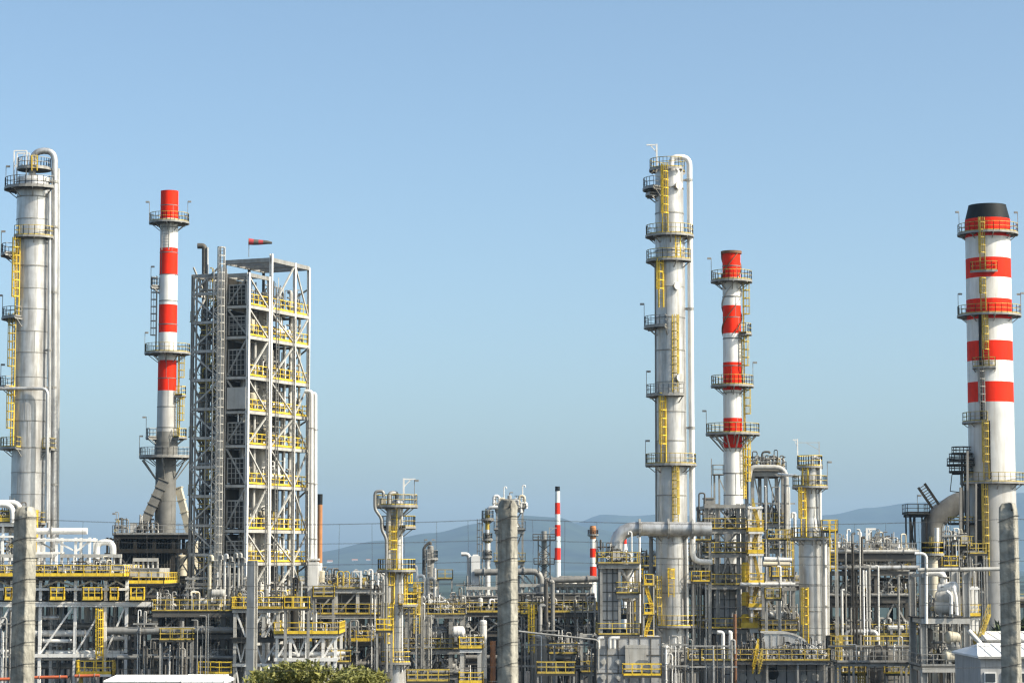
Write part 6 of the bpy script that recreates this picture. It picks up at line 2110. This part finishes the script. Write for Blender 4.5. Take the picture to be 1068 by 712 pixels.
for px0, px1, py0, py1, D_, n_, lab in (
        (204, 218, 640, 708, 237, 6, 'bank of thin risers before dim rack, nearest the lone post'),
        (140, 160, 636, 708, 241, 7, 'bank of thin risers under short cooler rack'),
        (-4, 14, 636, 708, 244, 7, 'bank of thin risers under left cooler rack by the left fence post'),
        (112, 134, 640, 708, 248, 8, 'bank of thin risers under left cooler rack, rightmost bank'),
        (172, 196, 644, 708, 240, 8, 'bank of thin risers before dim rack, leftmost bank'),
        (296, 318, 600, 660, 246, 8, 'bank of thin risers before sunlit side of tower foot'),
        (352, 372, 642, 700, 256, 7, 'bank of thin risers behind bush crown'),
        (58, 76, 640, 708, 252, 6, 'bank of thin risers under left cooler rack'),
        (225, 250, 588, 640, 247, 8, 'bank of thin risers at foot of tower stair bay'),
        (328, 346, 628, 700, 256, 6, 'bank of thin risers right of steel tower foot'),
        (384, 402, 598, 700, 257, 8, 'bank of thin risers just left of laddered column'),
        (432, 450, 628, 700, 252, 7, 'bank of thin risers right of laddered column'),
        (478, 502, 600, 650, 280, 7, 'bank of thin risers left of middle post'),
        (545, 558, 632, 700, 262, 6, 'bank of thin risers right of middle post'),
        (598, 622, 622, 700, 262, 9, 'bank of thin risers left of small heater'),
        (656, 672, 596, 662, 249, 7, 'bank of thin risers between small heater and centre column'),
        (721, 738, 566, 690, 257, 8, 'bank of thin risers right of centre column'),
        (800, 832, 590, 690, 261, 7, 'bank of thin risers left of stepped column'),
        (786, 828, 506, 600, 282, 7, 'bank of thin risers inside loop frame'),
        (886, 908, 566, 690, 259, 6, 'tallest bank of thin risers at middle of right pipe rack'),
        (966, 1006, 648, 700, 233, 9, 'bank of thin risers behind portal frame drums'),
        (1010, 1026, 556, 650, 262, 7, 'bank of thin risers at big right chimney foot'),
        (982, 1002, 548, 600, 270, 8, 'bank of thin risers beneath the brown duct mouth'),
        (690, 716, 662, 712, 240, 8, 'bank of thin risers before centre column foot'),
        (720, 766, 664, 712, 238, 7, 'bank of thin risers left of furnace front'),
        (868, 950, 664, 712, 243, 8, 'widest bank of thin risers low before right pipe rack'),
        (540, 620, 662, 712, 250, 9, 'wide bank of thin risers low right of middle post')):
    conduits(lab, px0, px1, py0, py1, D_, n_)
# ================================================================== SHEDS AT THE BOTTOM EDGE
def shed(name, label, px0, px1, py_eave, py_top, D, dep, base=0., roofm='roof', wallm='wall', hip=.25, win=0):
    x0, x1 = P(px0, py_eave, D).x, P(px1, py_eave, D).x
    ze, zt_ = P(px0, py_eave, D).z, P(px0, py_top, D + dep / 2).z
    T = Thing(name, label, 'building', ((x0 + x1) / 2, D, base))
    mb = MB()
    mb.box(((x0 + x1) / 2, D + dep / 2, (ze + base) / 2), (x1 - x0 - .5, dep - .5, ze - base))
    T.part('wall', mb, wallm)
    rb = MB()
    hx = (x1 - x0) * hip
    v = [(x0, D, ze), (x1, D, ze), (x1, D + dep, ze), (x0, D + dep, ze), (x0 + hx, D + dep / 2, zt_), (x1 - hx, D + dep / 2, zt_)]
    v2 = [(a, b, c + .16) for a, b, c in v[:4]]
    rb.add(v[:4] + v2 + [(x0 + hx, D + dep / 2, zt_ + .16), (x1 - hx, D + dep / 2, zt_ + .16)], [(3, 2, 1, 0), (0, 1, 5, 4), (1, 2, 6, 5), (2, 3, 7, 6), (3, 0, 4, 7), (4, 5, 9, 8), (6, 7, 8, 9), (7, 4, 8), (5, 6, 9)])
    T.part('roof', rb, roofm)
    n_ = max(4, int((x1 - x0) / 1.1))
    sb = MB()
    for i in range(n_ + 1):
        t = i / n_
        xe = x0 + (x1 - x0) * t
        xr_ = min(max(xe, x0 + hx), x1 - hx)
        sb.bar((xe, D, ze + .19), (xr_, D + dep / 2, zt_ + .19), .07, .07)
    sb.bar((x0 + hx, D + dep / 2, zt_ + .2), (x1 - hx, D + dep / 2, zt_ + .2), .3, .1)
    T.part('roof_seam', sb, 'cwhite')
    gb = MB()
    gb.bar((x0, D - .08, ze + .05), (x1, D - .08, ze + .05), .14, .18)
    T.part('gutter', gb, 'galv')
    for i in range(win):
        xx = x0 + (x1 - x0) * (i + .7) / (win + .4)
        wb = MB()
        wb.box((xx, D + .2, ze - 1.6), (1.0, .12, .9))
        wf = T.part('window', wb, 'white')
        wp = MB()
        wp.box((xx, D + .12, ze - 1.6), (.8, .06, .7))
        T.part('pane', wp, 'glass', parent=wf)
    return T
shed('shed', 'long low white roofed shed along bottom left of plant', 108, 190, 712.5, 706.5, 190, 9, hip=.04)
shed('shed', 'white flat roofed hut right of the long low shed', 189, 233.5, 713, 706, 188, 7, hip=.02, wallm='cwhite')
shed('warehouse', 'grey warehouse with white hipped roof at bottom right corner', 1020, 1120, 686, 673, 200, 12, hip=.14, win=5)
shed('warehouse', 'farther white roofed building just above the bottom right warehouse', 1029, 1130, 668.5, 660.5, 232, 12, hip=.06, win=0)
# thing: a green tree beyond them on the right edge, and a far tan slope is part of the ground
D = 215
# ================================================================== FENCE
def post(label, px, pyt, wpx, rot, seed, D=28.):
    rnd = random.Random(seed)
    p = P(px, pyt, D)
    zb_ = gz(D) - .3
    H_ = p.z - zb_
    w = wpx * D / F / (cos(rot) + abs(sin(rot))) * .5
    mb = MB()
    lev = 46
    k = 5
    rings = []
    for i in range(lev + 1):
        t = i / lev
        z = zb_ + H_ * t
        top = max(0, (t - (1 - .06 / H_ * 1.6)) / (.06 / H_ * 1.6)) if H_ else 0
        s_ = w * (1.06 - .1 * t) * (1 - .28 * top ** 1.8)
        c = s_ * .22
        ring = []
        for (sx, sy) in ((1, 1), (-1, 1), (-1, -1), (1, -1)):
            a0 = {(1, 1): 0, (-1, 1): pi / 2, (-1, -1): pi, (1, -1): 3 * pi / 2}[(sx, sy)]
            for j in range(k):
                a = a0 + pi / 2 * j / (k - 1)
                x, y = sx * (s_ - c) + c * cos(a), sy * (s_ - c) + c * sin(a)
                j_ = rnd.gauss(0, .0016) + (rnd.gauss(0, .006) if top > .2 else 0)
                xr, yr = x * cos(rot) - y * sin(rot), x * sin(rot) + y * cos(rot)
                ring.append(Vector((p.x + xr + j_, D + yr + j_, z + (rnd.gauss(0, .006) if top > 0 else 0))))
        rings.append(ring)
    n = len(rings[0])
    vs = [v for r in rings for v in r]
    mb.add(vs, [(i * n + j, i * n + (j + 1) % n, (i + 1) * n + (j + 1) % n, (i + 1) * n + j) for i in range(lev) for j in range(n)], 0, True)
    c = sum(rings[-1], Vector()) / n + Vector((0, 0, .018))
    mb.add(rings[-1] + [c], [(j, (j + 1) % n, n) for j in range(n)], 0, True)
    T = Thing('fence_post', label, 'post', (p.x, D, zb_), group='concrete fence posts in front of the plant')
    T.part('shaft', mb, 'conc')
    hb = MB()
    q = Vector((p.x + .02, D - w * 1.03, p.z - .075))
    hb.disc(q, (0, 1, 0), .011, .03, 10)
    T.part('wire_hole', hb, 'black')
    T.px, T.w, T.top = p.x, w, p.z
    return T
p1 = post('weathered concrete fence post at far left before the tall column', 26.5, 529, 24, -.42, 1)
p2 = post('weathered concrete fence post in the middle with rounded top', 529.5, 522, 22, -.42, 2)
p3 = post('weathered concrete fence post at far right before the striped chimney', 1051.5, 525, 23, -.42, 3)
FD = 28.0
T = Thing('wire_fence', 'thin dark wire mesh fence strung between the concrete posts', 'fence', (0, FD, gz(FD)))
posts_x = [p1.px - (p2.px - p1.px), p1.px, p2.px, p3.px, p3.px + (p3.px - p2.px)]
def sagz(x, z, s_):
    for a, b in zip(posts_x, posts_x[1:]):
        if a <= x <= b:
            t = (x - a) / (b - a)
            return z - s_ * 4 * t * (1 - t)
    return z
zs_top = P(534, 541, FD).z
wy = FD - .17
rows_z = [zs_top - i * .242 for i in range(8)]
rf = random.Random(11)
for i, z0 in enumerate(rows_z):
    pts = []
    for s_ in range(4):
        for j in range(16):
            x = posts_x[s_] + (posts_x[s_ + 1] - posts_x[s_]) * j / 16
            pts.append(Vector((x, wy + .004 * (i % 2), sagz(x, z0, .07 if i == 0 else .05))))
    pts.append(Vector((posts_x[-1], wy, z0)))
    mb = MB()
    mb.tube(pts, .0026 if i else .0032, 5)
    T.part('strand', mb, 'wire')
mb = MB()
x = posts_x[0]
while x < posts_x[-1]:
    pts = [Vector((x + .006 * rf.gauss(0, 1), wy - .004, sagz(x, z0, .07 if i == 0 else .05))) for i, z0 in enumerate(rows_z)]
    mb.tube(pts, .0017, 4)
    x += .372
T.part('mesh_wire', mb, 'wire', kind='stuff')
for pp_ in (p1, p2, p3):
    for i, z0 in enumerate(rows_z):
        mb = MB()
        a = pp_.w * 1.06
        s_ = .02 + .02 * rf.random()
        cs_ = [(-a, -a), (a, -a), (a, a), (-a, a)]
        rot = -.42
        ring = [Vector((pp_.px + x_ * cos(rot) - y_ * sin(rot), FD + x_ * sin(rot) + y_ * cos(rot), z0 + s_ * x_ / a)) for x_, y_ in cs_]
        for k in range(4):
            mb.bar(ring[k], ring[(k + 1) % 4], .006)
        T.part('tie', mb, 'wire')

# ================================================================== BUSH AND OTHER GREENERY
def leafmass(mb, lobes, n, size, rnd):
    for _ in range(n):
        c, r = rnd.choices(lobes, [l[1].x * l[1].z for l in lobes])[0]
        d = Vector((rnd.gauss(0, 1), rnd.gauss(0, 1), rnd.gauss(0, 1))).normalized()
        q = rnd.random() ** .38
        clump = .82 + .3 * sin(d.x * 9 + c.x * 5) * cos(d.z * 8 + c.z * 3) + .12 * sin(d.y * 13)
        p = c + Vector((d.x * r.x, d.y * r.y, d.z * r.z)) * q * clump
        a = Vector((rnd.gauss(0, 1), rnd.gauss(0, 1), rnd.gauss(0, .7) + .5)).normalized()
        b = a.orthogonal().normalized()
        b = (Matrix.Rotation(rnd.random() * 6.3, 3, a) @ b)
        s_ = size * rnd.choice([.5, .8, 1, 1.3, 2.0]) * rnd.uniform(.7, 1.3)
        w_ = s_ * .38
        mb.add([p - b * w_, p + a * s_ * .55, p + b * w_, p + a * s_ * 1.3], [(0, 1, 3), (1, 2, 3)] if False else [(0, 1, 2), (0, 2, 3)])

def bush(label, px0, px1, py, D, n, seed, cat='bush', name='bush', leaf='leaf', size=.085, group=None):
    rnd = random.Random(seed)
    pc = P((px0 + px1) / 2, py, D)
    w = (px1 - px0) * D / F
    zb_ = gz(D)
    T = Thing(name, label, cat, (pc.x, D, zb_), group=group)
    tb = MB()
    for i in range(7):
        a = rnd.uniform(0, 6.28)
        q = Vector((pc.x + cos(a) * w * .33, D + sin(a) * w * .25, pc.z - .9))
        m_ = Vector((pc.x + cos(a) * w * .12, D + sin(a) * w * .1, zb_ + (pc.z - zb_) * .45))
        tb.tube([Vector((pc.x + .1 * cos(a), D + .1 * sin(a), zb_ - .1)), m_, q], [.09, .06, .02], 7)
    T.part('trunk', tb, 'bark')
    mb = MB()
    lobes = []
    for i in range(20):
        t = rnd.random()
        x = pc.x + (t - .5) * w * .86
        rz = w * rnd.uniform(.05, .13)
        h = pc.z - abs(t - .5) ** 2 * w * .42 - rnd.random() * w * .075
        lobes.append((Vector((x, D + rnd.uniform(-.3, .3) * w, h - rz)), Vector((w * rnd.uniform(.1, .17), w * .15, rz * 1.15))))
    for i in range(8):
        lobes.append((Vector((pc.x + rnd.uniform(-.42, .42) * w, D + rnd.uniform(-.3, .3) * w, pc.z - w * rnd.uniform(.25, .5))), Vector((w * .2, w * .2, w * .16))))
    leafmass(mb, lobes, n, size, rnd)
    T.part('crown', mb, leaf)
    return T
bush('feathery olive green bush at bottom edge left of laddered column', 258, 398, 686, 66, 26000, 5, size=.07)
bush('dark green tree behind bottom right warehouses at picture edge', 1040, 1100, 648, 262, 5000, 9, 'tree', 'tree', 'treefar', .5)
bpy.context.view_layer.update()
print('OBJECTS', len(SC.objects), 'THINGS', len(LABELS))
